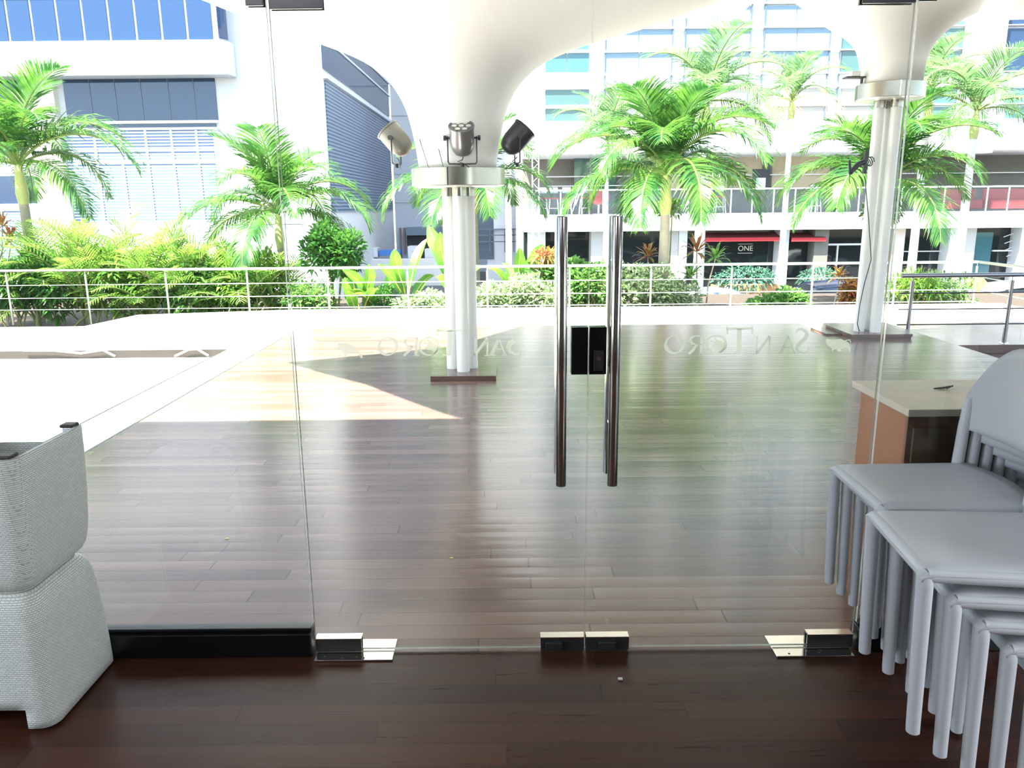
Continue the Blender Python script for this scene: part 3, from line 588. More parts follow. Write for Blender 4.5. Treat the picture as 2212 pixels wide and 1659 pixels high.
# ------------------------------------------------------------------ plastic chairs, nested stacks
def plastic_chair(label, group):
    t = thing('plastic_chair', (0,0,0), label, 'chair', group)
    D, Wf, Wb, H = .425, .375, .40, .44      # chair looks along -X, seat from x=0 (front) to D
    # seat: gently dished slab with rolled rim
    nx, ny = 14, 14; vs = []; fs = []
    def top(i,j):
        u = i/nx; v = j/ny*2-1; wdt = (Wf+(Wb-Wf)*u)/2+.005
        x = u*D; 
        if u > .5: x = u*D + (1-abs(v)**2)*0 - .10*(1-v*v)*(u-.5)*0
        back = .06*(1-v*v)      # the back edge curves
        x = u*(D + back)-.007*(1-u)
        y = v*wdt; z = H - .010*(1-v*v)*math.sin(u*PI) - (.013*max(0,(abs(v)-.86)/.14)**2) - .014*max(0,(.1-u)/.1)**2
        return (x,y,z)
    for i in range(nx+1):
        for j in range(ny+1): vs.append(top(i,j))
    w = ny+1; fs = [(i*w+j,(i+1)*w+j,(i+1)*w+j+1,i*w+j+1) for i in range(nx) for j in range(ny)]
    m = M().add(vs, fs); s = m.build('seat', plastic, t, smooth=True)
    for p in s.data.polygons: p.use_smooth = True
    md = s.modifiers.new('thickness','SOLIDIFY'); md.thickness = .012; md.offset = -1 if s.data.polygons[0].normal.z > 0 else 1
    # tubular frame under the rim, flowing into the legs
    r = .0172; f = M(); zf = H-.023
    f.tube([(.012,-Wf/2+.016,zf),(.012,Wf/2-.016,zf)], r, 12)
    for sg in (-1,1): f.tube([(.012,sg*(Wf/2-.014),zf),(D*.5,sg*((Wf+Wb)/4-.012),zf),(D,sg*(Wb/2-.010),zf)], r, 12)
    f.build('seat_rim', plastic, t, smooth=True)
    for sg in (-1,1):
        y0 = sg*(Wf/2-.014)
        M().tube([(.016,y0,zf+.006),(.008,y0,zf-.004),(.010,y0,zf-.03),(.022,y0,.02),(.023,y0,.003),(.023,y0,0)], [.014,.0195,.019,.0162,.0158,.012], 14).build('leg', plastic, t, smooth=True)
        y1 = sg*(Wb/2-.010)
        M().tube([(D,y1,zf+.02),(D+.006,y1,zf-.04),(D+.035,y1,.02),(D+.036,y1,0)], [.0195,.019,.016,.012], 14).build('leg', plastic, t, smooth=True)
    # backrest: curved rounded panel on two uprights
    nb, nv = 16, 12; vs = []; fs = []
    for i in range(nv+1):
        z = .11 + .30*i/nv                       # above the seat plane
        for j in range(nb+1):
            v = j/nb*2-1
            top_cut = .415 - .19*abs(v)**2.6; bot = .115-.010*(1-v*v) ; zz = bot+(top_cut-bot)*i/nv
            half = (Wb/2+.006)
            vs.append((D+.004+.04*zz+.055*(1-v*v), v*half, H+zz))
    w = nb+1; fs = [(i*w+j,(i+1)*w+j,(i+1)*w+j+1,i*w+j+1) for i in range(nv) for j in range(nb)]
    b = M().add(vs, fs).build('backrest', plastic, t, smooth=True)
    for p in b.data.polygons: p.use_smooth = True
    md = b.modifiers.new('thickness','SOLIDIFY'); md.thickness = .016; md.offset = 0
    for sg in (-1,1):
        y1 = sg*(Wb/2-.008)
        M().tube([(D,y1,zf+.01),(D+.003,y1,H+.05),(D+.006,y1,H+.12),(D+.010,y1,H+.19),(D+.012,y1,H+.22)], [.019,.0185,.018,.015,.010], 12).build('upright', plastic, t, smooth=True)
    return t
def copy_tree(o, parent=None):
    c = o.copy(); COL.objects.link(c); c.parent = parent
    for ch in list(o.children): copy_tree(ch, c)
    return c
proto = plastic_chair('', '')
ORD = ['topmost','second from the top','third from the top','fourth from the top','fifth from the top','sixth from the top','seventh from the top','lowest']
def stack(x, yc, ztop, n, dx, dz, where, first, group, rz=0, sc=1.0):
    for k in range(n):
        c = first if (k == 0 and first) else copy_tree(proto)
        z = ztop-.44*sc-dz*k; c.scale = (sc,sc,sc)
        c.location = (x+dx*k, yc, max(z,0.0)); c.rotation_euler = (0,0,rz)
        o_ = ORD[k] if k < n-1 else 'lowest'
        c['label'] = 'white plastic chair, %s of the stack %s' % (o_, where); c['category'] = 'chair'; c['group'] = group
stack(1.072, 2.305, .744, 8, .045, .0425, 'against the glass', proto, 'chairs stacked against the glass', math.radians(-1))
stack(1.005, 1.905, .742, 5, .077, .0685, 'nearest the camera', None, 'chairs stacked nearest the camera', math.radians(-6), 1.045)

# small litter
q = at(1340,1467,z=.002); o = M().box((q.x-.008,q.y-.006,.0005),(q.x+.008,q.y+.006,.006)).build('paper_scrap', white_p, bevel=.002); o.rotation_euler = (0,0,0); tag(o, 'tiny white scrap on the dark floor in front of the doors', 'scrap')
yl = mat('yellow_leaf',(.75,.55,.10),.6)
for (px,py,lab) in ((975,1205,'tiny yellow fallen leaf on the deck below the left lettering'),(490,1163,'tiny pale fallen leaf on the deck beyond the left window')):
    q = at(px,py,z=.003); o = M().add([(q.x-.012,q.y,.003),(q.x,q.y-.006,.004),(q.x+.012,q.y,.003),(q.x,q.y+.007,.005)], [(0,1,2,3)]).build('fallen_leaf', yl); tag(o, lab, 'leaf')
# ------------------------------------------------------------------ buildings
def rect(mb, px0, py0, px1, py1, y, d=.06):
    ym = min(max((py0+py1)/2, 0), 700); xm = (px0+px1)/2
    x0 = at(px0,ym,y=y).x; x1 = at(px1,ym,y=y).x; z0 = at(xm,py0,y=y).z; z1 = at(xm,py1,y=y).z
    mb.box((x0, y, z0), (x1, y+d, z1)); return Vector((x0,y,z0)), Vector((x1,y,z1))
GZ = -2.7
def wall(mb, x0, x1, y0, y1, z0, z1): mb.box((x0,y0,z0),(x1,y1,z1))

# --- left office block
YB = 34.0
lb = thing('office_building', (-20,YB,GZ), 'white office block with blue window bands and louvres at left', 'building')
def L(mb, name, m, parent=lb, **k):
    mb.v = [(x+20, y-YB, z-GZ) for x,y,z in mb.v]; return mb.build(name, m, parent, **k)
m = M(); m.box((-45,YB,GZ),(-7.72,52,30)); L(m, 'wall', facade)
# projecting upper storey with chamfered end
zb0, zb1 = at(200,161,y=33).z, at(200,88,y=33).z; xe = at(476,120,y=33).x
m = M(); m.prism([(-45,33),(xe,33),(xe+.25,33.45),(xe+.25,33.99),(-45,33.99)], zb0, zb1); L(m, 'fascia', facade)
m = M(); m.prism([(-45,33.02),(xe-.02,33.02),(xe+.22,33.46),(xe+.22,33.98),(-45,33.98)], zb1+1.62, zb1+4.2); L(m, 'upper_fascia', facade)
m = M(); m.box((-45,33.10,zb1),(xe-.05,33.98,zb1+1.62)); L(m, 'window_reveal', facade)
mx_ = [-35,20,72,127,182,238,295,350,405,462]
for a_,b_ in zip(mx_, mx_[1:]):
    x0 = at(a_,80,y=33.05).x+.05; x1 = at(b_,80,y=33.05).x-.05; m = M(); m.box((x0,33.06,zb1+.02),(x1,33.10,zb1+1.6)); L(m, 'window', win_blue)
m = M(); 
for k in range(6): m.box((-21.6-1.12*k,33.06,zb1+.02),(-20.6-1.12*k,33.10,zb1+1.6))
L(m, 'window', win_blue)
x0 = xe-.02; m = M(); m.add([(x0+.03,33.02,zb1+.05),(x0+.25,33.40,zb1+.05),(x0+.25,33.40,zb1+1.5),(x0+.03,33.02,zb1+1.55)], [(0,1,2,3)]); L(m, 'corner_window', win_blue)
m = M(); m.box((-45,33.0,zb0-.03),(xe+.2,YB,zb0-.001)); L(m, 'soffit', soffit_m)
m = M(); rect(m, 140,168,467,262, YB-.05); L(m, 'window_band', win_navy)
m = M(); rect(m, 165,268,467,277, YB-.05); L(m, 'low_window_band', win_navy)
m = M(); rect(m, -60,175,75,300, YB-.05); L(m, 'window_band', win_navy)
m = M(); rect(m, -60,380,108,440, YB-.05); L(m, 'window_band', win_navy)
m = M(); rect(m, 100,261,470,267, YB-.14, .14); rect(m, 100,276,470,281, YB-.14, .14); rect(m, 0,442,110,446, YB-.14, .14); L(m, 'ledge', mullion)
m = M(); rect(m, 76,160,142,640, YB-.35, .35); L(m, 'pillar', mat('beige_pillar',(.70,.63,.54),.7))
m = M(); rect(m, 82,160,102,184, YB-.6, .25); L(m, 'wall_lamp', facade)
lou = louver_mat('white_louvres', (.80,.83,.86), (.10,.17,.30), .125)
m = M(); rect(m, 150,281,467,478, YB-.04); L(m, 'louvre_panel', lou)
m = M(); rect(m, -60,455,76,640, YB-.04); L(m, 'louvre_panel', lou)
m = M()
for px in (213,268,323,378,432): rect(m, px-2,281,px+2,478, YB-.10)
for py in (325,350,): rect(m, 165,py-1,467,py+1, YB-.085, .03)
L(m, 'louvre_frame', mullion)
m = M()
for px in (196,250,306,365,420): rect(m, px-.6,170,px+.6,260, YB-.07, .03)
L(m, 'window_joint', dk_mull)
m = M(); rect(m, 480,480,655,484, YB-.12, .14); L(m, 'ledge', soffit_m)
lou2 = louver_mat('pale_shutter', (.82,.83,.84), (.66,.70,.74), .16)
m = M(); rect(m, 480,486,655,640, YB-.05); L(m, 'shutter', lou2)
for k in range(6):
    m = M(); m.box((-44,YB-.05,11.5+3.2*k),(-9.2,YB,13.2+3.2*k)); L(m, 'window_band', win_blue)
# shaded side: glass bands above, dark louvres below
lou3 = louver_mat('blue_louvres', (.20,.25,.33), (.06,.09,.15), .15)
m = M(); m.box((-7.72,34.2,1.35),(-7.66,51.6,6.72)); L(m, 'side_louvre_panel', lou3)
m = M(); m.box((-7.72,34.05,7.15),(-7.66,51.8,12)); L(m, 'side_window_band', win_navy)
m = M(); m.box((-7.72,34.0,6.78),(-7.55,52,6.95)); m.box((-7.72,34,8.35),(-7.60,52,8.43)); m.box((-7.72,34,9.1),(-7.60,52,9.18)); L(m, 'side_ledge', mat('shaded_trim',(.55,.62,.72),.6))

# --- grey service block behind
gb = thing('service_building', (-5,52,GZ), 'grey block with a loading opening between the two main buildings', 'building')
def G(mb, name, m, **k):
    mb.v = [(x+5, y-52, z-GZ) for x,y,z in mb.v]; return mb.build(name, m, gb, **k)
m = M(); m.box((-7.6,52,GZ),(1.8,60,26)); G(m, 'wall', greywall)
m = M(); rect(m, 880,506,1000,580, 51.9, .2); G(m, 'opening', mat('dark_opening',(.05,.055,.06),.8))
m = M(); rect(m, 877,490,1000,508, 51.3, .9); G(m, 'canopy', mat('blue_grey_panel',(.20,.25,.32),.6))
m = M(); rect(m, 864,492,867,560, 51.7, .2); rect(m, 872,492,876,548, 51.7, .2); G(m, 'downpipe', mat('rust_pipe',(.25,.16,.14),.6))
for zz in (1.8,3.6,5.4,7.2,9):
    m = M(); m.box((-7.6,51.97,zz),(1.8,52.0,zz+.04)); G(m, 'joint_line', soffit_m)
# white stair block with dark barred opening
wb_ = thing('stair_block', (-1,44,GZ), 'bright white stair block with a dark barred landing behind the left column', 'building')
def Wb(mb, name, m, **k):
    mb.v = [(x+1, y-44, z-GZ) for x,y,z in mb.v]; return mb.build(name, m, wb_, **k)
m = M(); a = at(1062,400,y=44); b = at(1140,400,y=44); m.box((a.x-.3,44,GZ),(b.x,50,24)); Wb(m, 'wall', facade)
m = M(); rect(m, 1030,408,1066,560, 43.9, .2); Wb(m, 'dark_slot', mat('slate',(.08,.11,.14),.6))
m = M(); rect(m, 1066,428,1118,494, 43.8, .12); Wb(m, 'panel', facade)
m = M()
for py in (495,508,522): rect(m, 1028,py-1,1125,py+1, 43.5, .06)
for px in (1028,1058,1090,1110,1124): rect(m, px-1,495,px+1,545, 43.5, .06)
Wb(m, 'bars', dk_mull)
m = M(); rect(m, 1092,340,1105,640, 42.5, .5); rect(m, 1115,340,1138,640, 42.0, .5); Wb(m, 'fin', facade)

# --- right office block
YC = 36.0
rb = thing('office_building', (12,YC,GZ), 'white office block with a balcony and glazed upper floors at right', 'building')
def R_(mb, name, m, parent=rb, **k):
    mb.v = [(x-12, y-YC, z-GZ) for x,y,z in mb.v]; return mb.build(name, m, parent, **k)
XL = at(1132,480,y=YC).x; XR = 40
zs = lambda py: at(1500,py,y=YC).z
m = M(); m.box((XL,YC,zs(498)),(XR,YC+4,zs(462))); R_(m, 'balcony_slab', facade)
m = M(); m.box((XL,YC,zs(330)),(XR,YC+4,zs(262))); R_(m, 'upper_slab', facade)
m = M(); m.box((XL,YC+.15,zs(264)),(XR,YC+4.2,zs(264)+24)); R_(m, 'wall', facade)
m = M(); m.box((XL,YC+4,GZ),(XR,YC+4.3,zs(330))); R_(m, 'back_wall', mat('shop_wall',(.16,.15,.13),.8))
m = M(); rect(m, 1380,335,1860,405, YC+3.7, .1); R_(m, 'beige_panel', beige)
m = M(); rect(m, 1240,340,1330,450, YC+3.6, .1); R_(m, 'window', win_green)
m = M(); rect(m, 1470,345,1490,405, YC+3.6,.1); rect(m, 1648,340,1668,405, YC+3.6,.1); rect(m, 1795,340,1850,400, YC+3.6, .1); R_(m, 'dark_doorway', win_dark)
m = M(); rect(m, 1180,376,2240,378, YC+3.4,.06); rect(m, 1180,400,1440,402, YC+3.4,.06); R_(m, 'glazing_bar', mullion)
# upper windows
cols = [(1178,1272),(1308,1452),(1480,1620),(1650,1792),(1818,1960),(1995,2088),(2172,2300)]
kinds2 = [win_green, MAT['beige_facade'], MAT['beige_facade'], MAT['beige_facade'], MAT['beige_facade'], win_green, win_teal]
for i,(a_,b_) in enumerate(cols):
    top_m = [win_teal, win_pale, win_pale, win_pale, win_green, win_green, win_navy][i]
    for (p0,p1,mm) in ((190,226,None),(231,261,None)):
        m = M(); rect(m, a_,p0,b_,p1, YC+.10); R_(m, 'window', [win_green, mat('brown_blinds',(.42,.38,.33),.3), MAT['brown_blinds'] if 'brown_blinds' in MAT else win_green, MAT.get('brown_blinds'), MAT.get('brown_blinds'), win_green, win_teal][i])
    mid = (a_+b_)/2
    for (p0,p1) in ((110,156),(61,106),(12,56),(-40,5)):
        for (q0,q1) in ((a_,mid-1),(mid+1,b_)):
            m = M(); rect(m, q0,p0,q1,p1, YC+.10); R_(m, 'window', top_m)
for k in range(8):
    z0 = 11.9+1.95*k
    for a_,b_ in cols:
        m = M(); m.box((at(a_,60,y=YC).x,YC+.10,z0),(at(b_,60,y=YC).x,YC+.16,z0+1.45)); R_(m, 'window', win_green if k%2 else win_teal)
m = M()
for py in (58,108,158,187,228,6): rect(m, 1140,py-1.2,2300,py+1.2, YC+.02, .1)
R_(m, 'transom', mullion)
m = M()
for a_,b_ in cols[1:6]:
    rect(m, a_-1.5,-60,a_+.5,262, YC+.05,.08); rect(m, b_-.5,-60,b_+1.5,262, YC+.05,.08)
R_(m, 'mullion', dk_mull)
m = M(); rect(m, 2092,-60,2168,330, YC-.5, .7); R_(m, 'pilaster', facade)
# ground floor shop front
m = M(); m.box((XL,YC+1.2,GZ),(XR,YC+1.3,zs(497))); R_(m, 'shop_glazing', win_dark)
for (a_,b_,nm,mm) in ((1140,1178,'pier',facade),(1276,1304,'panel',mat('grey_panel',(.42,.41,.38),.6)),(1438,1463,'panel',MAT['grey_panel']),(1464,1482,'pier',facade),(1680,1700,'pier',facade),(1755,1785,'panel',MAT['shop_wall']),(1924,1948,'pier',mat('beige_pier',(.62,.52,.44),.7)),(2044,2062,'pier',facade),(2070,2100,'panel',MAT['grey_panel']),(2196,2240,'pier',facade)):
    m = M(); a = at(a_,560,y=YC+.5); b = at(b_,560,y=YC+.5); m.box((a.x,YC+.4,GZ),(b.x,YC+1.19,zs(497)-.01)); R_(m, nm, mm)
m = M(); rect(m, 2102,502,2140,600, YC+1.05,.1); R_(m, 'glazing', win_teal)
for (a_,b_) in ((1520,1678),(1702,1766)):
    m = M(); p = at(a_,503,y=YC+1.0); q = at(b_,503,y=YC+1.0); z0 = at(a_,522,y=YC+.2).z; z1 = at(a_,514,y=YC+.2).z
    m.add([(q.x+.1,YC+.2,z1),(p.x-.1,YC+.2,z1),(q.x+.1,YC+.2,z0),(p.x-.1,YC+.2,z0)], [(1,0,2,3)]); m2 = M(); m2.add([(p.x,YC+1.1,p.z),(q.x,YC+1.1,p.z),(q.x+.1,YC+.21,z1),(p.x-.1,YC+.21,z1)], [(0,1,2,3)]); R_(m2, 'awning_top', mat('awning_red_shaded',(.12,.01,.012),.7))  # slope takes a darker red, its shade put into the colour
    o = R_(m, 'awning', [mat('awning_red',(.42,.02,.025),.6)])
    sd = o.modifiers.new('thickness','SOLIDIFY'); sd.thickness = .03
m = M(); rect(m, 1784,526,1866,530, YC+.9,.1); rect(m, 1806,530,1809,600, YC+.9,.1); rect(m, 1935,542,2042,544, YC+1.0,.1); rect(m, 2145,540,2200,543, YC+.9,.1); R_(m, 'door_frame', facade)
for k in range(5):
    m = M(); a = at(2168+k*2,512+k*14,y=YC+1.0); b = at(2212,496+k*14,y=YC+1.0); m.tube([a,b],.02,6); R_(m, 'glazing_stay', mullion)
# street railing of the balcony: glass with posts
br = thing('balcony_balustrade', (12,YC-.02,zs(462)), 'glass balustrade with steel posts along the first floor balcony', 'railing')
def B_(mb, name, m, **k):
    mb.v = [(x-12, y-(YC-.02), z-zs(462)) for x,y,z in mb.v]; return mb.build(name, m, br, **k)
m = M(); m.tube([(at(1142,410,y=YC).x,YC,zs(409)),(XR,YC,zs(409))], .035, 8); B_(m, 'top_rail', mullion)
m = M(); m.box((at(1142,430,y=YC).x,YC,zs(460)),(XR,YC+.015,zs(411))); B_(m, 'glass_panel', pane_mat('balustrade_glass', (.80,.86,.90), 1.35, .08, (.6,.68,.75)))
for px in range(1165, 2260, 46):
    m = M(); a = at(px,430,y=YC); m.tube([(a.x,YC-.03,zs(461)),(a.x,YC-.03,zs(409))], .03, 8); B_(m, 'post', mullion)

# balcony furniture
def bar_stool(x, y, z, label, legc):
    t = thing('bar_stool', (x,y,z), label, 'bar stool', 'red topped bar stools on the balcony')
    M().box((-.22,-.2,.72),(.22,.2,.78)).build('seat', redp, t, bevel=.02)
    for sx in (-1,1):
        for sy in (-1,1): M().tube([(sx*.17,sy*.15,.72),(sx*.24,sy*.2,0)], .018, 6).build('leg', mullion, t)
    M().box((-.2,.14,.98),(.2,.19,1.25)).build('backrest', mullion, t, bevel=.02)
    M().tube([(-.21,-.18,.3),(.21,-.18,.3)], .014, 6).build('footrest', mullion, t)
    return t
zf = zs(462)
desc = {1172:'bar stool nearest the white truss tower',1196:'second bar stool right of the truss tower',1224:'third bar stool right of the truss tower',1262:'bar stool just left of the red round pouf',1382:'bar stool left of the big palm trunk',1555:'bar stool right of the big palm trunk',1760:'bar stool behind the balustrade left of the right column'}
for px,lab in desc.items():
    a = at(px,440,y=YC+.9); bar_stool(a.x, YC+.9, zf, 'red topped '+lab, 0)
a = at(1293,440,y=YC+1.2); t = thing('round_pouf', (a.x,YC+1.2,zf), 'red round pouf chair on the balcony left of the big palm', 'chair')
M().lathe([(.05,.45),(.38,.5),(.52,.75),(.48,.98),(.30,1.1),(0,1.05)], seg=24).build('shell', redp, t, smooth=True); M().lathe([(.3,0),(.28,.03),(.05,.05),(.05,.46)], seg=16).build('pedestal', mullion, t, smooth=True)
for px,w_,lab in ((2075,1.6,'red sofa on the balcony at far right, left one'),(2180,2.2,'red sofa on the balcony at far right, right one')):
    a = at(px,440,y=YC+1.2); t = thing('red_sofa', (a.x,YC+1.2,zf), lab, 'sofa'); M().box((-w_/2,-.4,.1),(w_/2,.4,.5)).build('seat', red, t, bevel=.05); M().box((-w_/2,.25,.5),(w_/2,.45,1.0)).build('backrest', red, t, bevel=.05)
# truss tower
a = at(1157,400,y=YC-.6); t = thing('truss_tower', (a.x,YC-.6,zf), 'white lattice truss tower at the left end of the balcony', 'truss')
m = M(); HT = 3.1
for sx in (-1,1):
    for sy in (-1,1): m.tube([(sx*.14,sy*.14,-3.9),(sx*.14,sy*.14,HT)], .022, 6)
k = 0; z = -3.9
while z < HT-.28:
    s = 1 if k%2 else -1
    for sy in (-1,1): m.tube([(-s*.14,sy*.14,z),(s*.14,sy*.14,z+.28)], .011, 5)
    z += .28; k += 1
m.build('lattice', facade, t)
# notice stand and boards on the balcony
for px,lab in ((1650,'dark notice stand on the balcony right of the big palm'),):
    a = at(px,400,y=YC+1.5); t = thing('notice_stand', (a.x,YC+1.5,zf), lab, 'stand'); M().box((-.55,-.05,1.0),(.25,.05,2.0)).build('panel', blackm, t); M().box((-.4,-.07,1.05),(.05,-.051,1.6)).build('sheet', facade, t); M().box((-.45,-.05,0),(-.38,.05,1.0)).build('leg', blackm, t); M().box((.1,-.05,0),(.17,.05,1.0)).build('leg', blackm, t)

# shop sign and street furniture
def text(s, loc, size, m, name, label, parent=None, rx=PI/2, vertical=False):
    cu = bpy.data.curves.new(name, 'FONT'); cu.body = s; cu.size = size; cu.extrude = .005; cu.align_x = 'CENTER'; cu.align_y = 'CENTER'; cu.space_line = .8
    o = bpy.data.objects.new(name, cu); COL.objects.link(o); cu.materials.append(m)
    me = bpy.data.meshes.new_from_object(o.evaluated_get(bpy.context.evaluated_depsgraph_get())); bpy.data.objects.remove(o)
    if not me.materials: me.materials.append(m)
    o = bpy.data.objects.new(name, me); COL.objects.link(o); o.location = loc; o.rotation_euler = (rx,0,0); o.parent = parent
    return o
a = at(1610,537,y=YC+.9); t = thing('window_sign', (a.x,YC+.9,a.z), 'small ONE sign hanging in the shop window under the red awning', 'sign')
text('ONE', (0,-.02,0), .34, mat('cream',(.6,.56,.46),.6), 'lettering', '', t)
M().box((-.34,-.0,.20),(.34,.02,.22)).build('upper_bar', MAT['cream'], t); M().box((-.34,0,-.22),(.34,.02,-.20)).build('lower_bar', MAT['cream'], t)
# planters in front of the shop
def leafball(mb, c, rad, n, ln, wd, seed, up=.3, flatz=1.0, droop=0.3):
    rnd = random.Random(seed)
    for _ in range(n):
        d = Vector((rnd.gauss(0,1), rnd.gauss(0,1), rnd.gauss(0,1)*flatz)); d.normalize()
        r = rnd.uniform(.45,1)**.5; p = Vector(c)+Vector((d.x*rad[0], d.y*rad[1], d.z*rad[2]))*r
        dr = (d+Vector((rnd.uniform(-.5,.5),rnd.uniform(-.5,.5),rnd.uniform(-.2,.5)+up))).normalized()
        s = dr.cross(Vector((rnd.uniform(-.4,.4),rnd.uniform(-.4,.4),1))).normalized(); l = ln*rnd.uniform(.6,1.3); w = wd*rnd.uniform(.7,1.2)
        nrm = s.cross(dr); m1 = p+dr*l*.45+nrm*l*.06; tip = p+dr*l-Vector((0,0,l*droop))
        mb.add([p, m1-s*w, tip, m1+s*w], [(0,1,2,3)])
def bush(name, px, py_top, py_bot, wpx, y, mleaf, label, cat, n=900, ln=.16, wd=.03, seed=1, group=None, zbase=-.75, stems=6, up=.3, dp=None, droop=.3):
    top = at(px,py_top,y=y); bot = at(px,py_bot,y=y); hw = (at(px+wpx/2,py_top,y=y).x-at(px-wpx/2,py_top,y=y).x)/2
    t = thing(name, (top.x,y,min(zbase,bot.z)), label, cat, group); h0 = bot.z-t.location.z; hh = top.z-bot.z
    m = M(); rl = random.Random(seed*3+1); nlb = 9
    for i in range(nlb):
        fx = (i+.5)/nlb*2-1; rz_ = hh*rl.uniform(.20,.34); zc_ = h0+rl.uniform(rz_*.7, hh-rz_) if i%2 else h0+(hh-rz_)*rl.uniform(.72,1)*(1-.25*abs(fx))
        leafball(m, (fx*hw*.78, rl.uniform(-.25,.25)*min(hw,.8), zc_), (hw*rl.uniform(.26,.42), min(hw,.8)*.5, rz_), int(n/nlb*1.25), ln, wd, seed+i, up, droop=droop)
    m.build('foliage', mleaf, t)
    rnd = random.Random(seed+5); m = M()
    for _ in range(stems): m.tube([(rnd.uniform(-.1,.1),rnd.uniform(-.1,.1),0),(rnd.uniform(-hw,hw)*.3,rnd.uniform(-.2,.2),h0+hh*.3),(rnd.uniform(-hw,hw)*.6,rnd.uniform(-.3,.3),h0+hh*.75)], [.02,.015,.006], 5)
    m.build('stem', stem_m, t); return t
for (a_,b_,lab,sd) in ((1538,1678,'long wooden planter of grey green leaves under the ONE sign',3),(1728,1800,'wooden planter of grey green leaves left of the right column',4)):
    a = at(a_,615,y=33.5); b = at(b_,635,y=33.5); t = thing('shop_planter', ((a.x+b.x)/2,33.5,GZ), lab, 'planter'); hw = (b.x-a.x)/2; zt = a.z-GZ; zb_ = b.z-GZ
    M().box((-hw,-.25,zb_),(hw,.25,zt)).build('wooden_box', plank_m, t, bevel=.02)
    for s in (-.9,0,.9): M().box((s*hw-.04,-.2,0),(s*hw+.04,.2,zb_)).build('leg', blackm, t)
    m = M(); leafball(m, (0,-.1,zt+.25), (hw,.4,.45), 900 if sd == 3 else 500, .3, .035, sd, .35, droop=.5); m.build('foliage', blue_leaf, t)
    if sd == 4: text('ONE', (-.1,-.27,(zt+zb_)/2), .5, MAT['cream'], 'lettering', '', t)

def car(x, y, rz, body, label):
    t = thing('parked_car', (x,y,GZ), label, 'car', None, rz); ln = 4.2; w = .84
    prof = [(-2.1,.45),(-2.05,.82),(-1.75,.95),(-1.05,1.0),(-.45,1.40),(.55,1.47),(1.35,1.36),(1.85,1.0),(2.05,.92),(2.1,.5),(1.9,.28),(-1.9,.28)]
    vs = []; n = len(prof)
    for yy,s in ((-w,0),(-w*.97,1),(w*.97,1),(w,0)):
        pass
    for yy in (-w,w):
        for (px,pz) in prof: vs.append((px, yy*(.80 if pz > 1.2 else 1), pz))
    M().add(vs, [tuple(range(n)), tuple(range(n,2*n))[::-1]]+[(i,(i+1)%n,n+(i+1)%n,n+i) for i in range(n)]).build('body', body, t, bevel=.05)
    for sy in (-1,1):
        q = [(-.95,1.02),(-.42,1.34),(.5,1.40),(1.2,1.30),(1.5,1.02)]
        M().add([(a,sy*(.845 if z < 1.2 else .72),z) for a,z in q]+[(a,sy*(.80 if z < 1.2 else .68),z) for a,z in q], [(0,1,2,3,4),(5,6,7,8,9),(0,1,6,5),(1,2,7,6),(2,3,8,7),(3,4,9,8),(4,0,5,9)]).build('side_window', win_dark, t)
        for wx in (-1.3,1.3): M().tube([(wx,sy*.70,.32),(wx,sy*.86,.32)], .32, 20).build('wheel', blackm, t, smooth=True)
        M().box((1.93,sy*.55-.14,.85),(2.10,sy*.55+.14,1.05)).build('tail_light', redp, t, bevel=.02)
    M().add([(-1.08,-.62,1.03),(-1.08,.62,1.03),(-.50,.58,1.40),(-.50,-.58,1.40)], [(0,1,2,3)]).build('windscreen', win_dark, t)
    return t
silver = mat('silver_paint',(.22,.27,.34),.25,.2); whitec = mat('white_car_paint',(.82,.83,.84),.2); navy = mat('navy_paint',(.04,.05,.09),.2)
a = at(1510,645,y=26); car(a.x, 26, 0, silver, 'silver hatchback with a red tail light behind the railing')
a = at(1775,655,y=28); car(a.x, 28, 0, navy, 'dark blue car behind the railing left of the right column')
a = at(2222,640,y=27); car(a.x, 27, math.radians(168), whitec, 'white car parked at the far right beyond the railing corner')
a = at(2112,612,y=20.3); t = thing('road_sign', (a.x,20.3,-.75), 'yellow diamond warning sign on a white post at right', 'sign')
zc = a.z+.75; M().add([(-.27,0,zc),(0,0,zc-.27),(.27,0,zc),(0,0,zc+.27),(-.27,.02,zc),(0,.02,zc-.27),(.27,.02,zc),(0,.02,zc+.27)], [(0,1,2,3),(7,6,5,4),(0,4,5,1),(1,5,6,2),(2,6,7,3),(3,7,4,0)]).build('panel', mat('sign_yellow',(.80,.62,.12),.5), t); M().box((-.04,.03,0),(.04,.08,zc)).build('post', white_p, t)
a = at(1732,656,y=20.4); t = thing('hydrant', (a.x,20.4,-.75), 'small orange hydrant behind the railing left of the right column', 'hydrant'); zc = a.z+.75
M().lathe([(.05,0),(.05,zc-.06),(.075,zc-.05),(.06,zc+.03),(.02,zc+.09),(0,zc+.09)], seg=14).build('body', mat('orange',(.85,.25,.05),.5), t, smooth=True); M().tube([(-.1,0,zc),(.1,0,zc)], .025, 8).build('cap', MAT['orange'], t)
a = at(1818,655,y=17); t = thing('easel', (a.x,17,-.75), 'white folding easel among the red plants', 'easel'); zc = at(1818,600,y=17).z+.75
for s in (-1,1): M().tube([(s*.2,0,0),(s*.05,0,zc)], .012, 6).build('leg', white_p, t)
M().tube([(0,.25,0),(0,.02,zc)], .012, 6).build('leg', white_p, t); M().tube([(-.12,0,zc*.6),(.12,0,zc*.6)], .012, 6).build('crossbar', white_p, t)
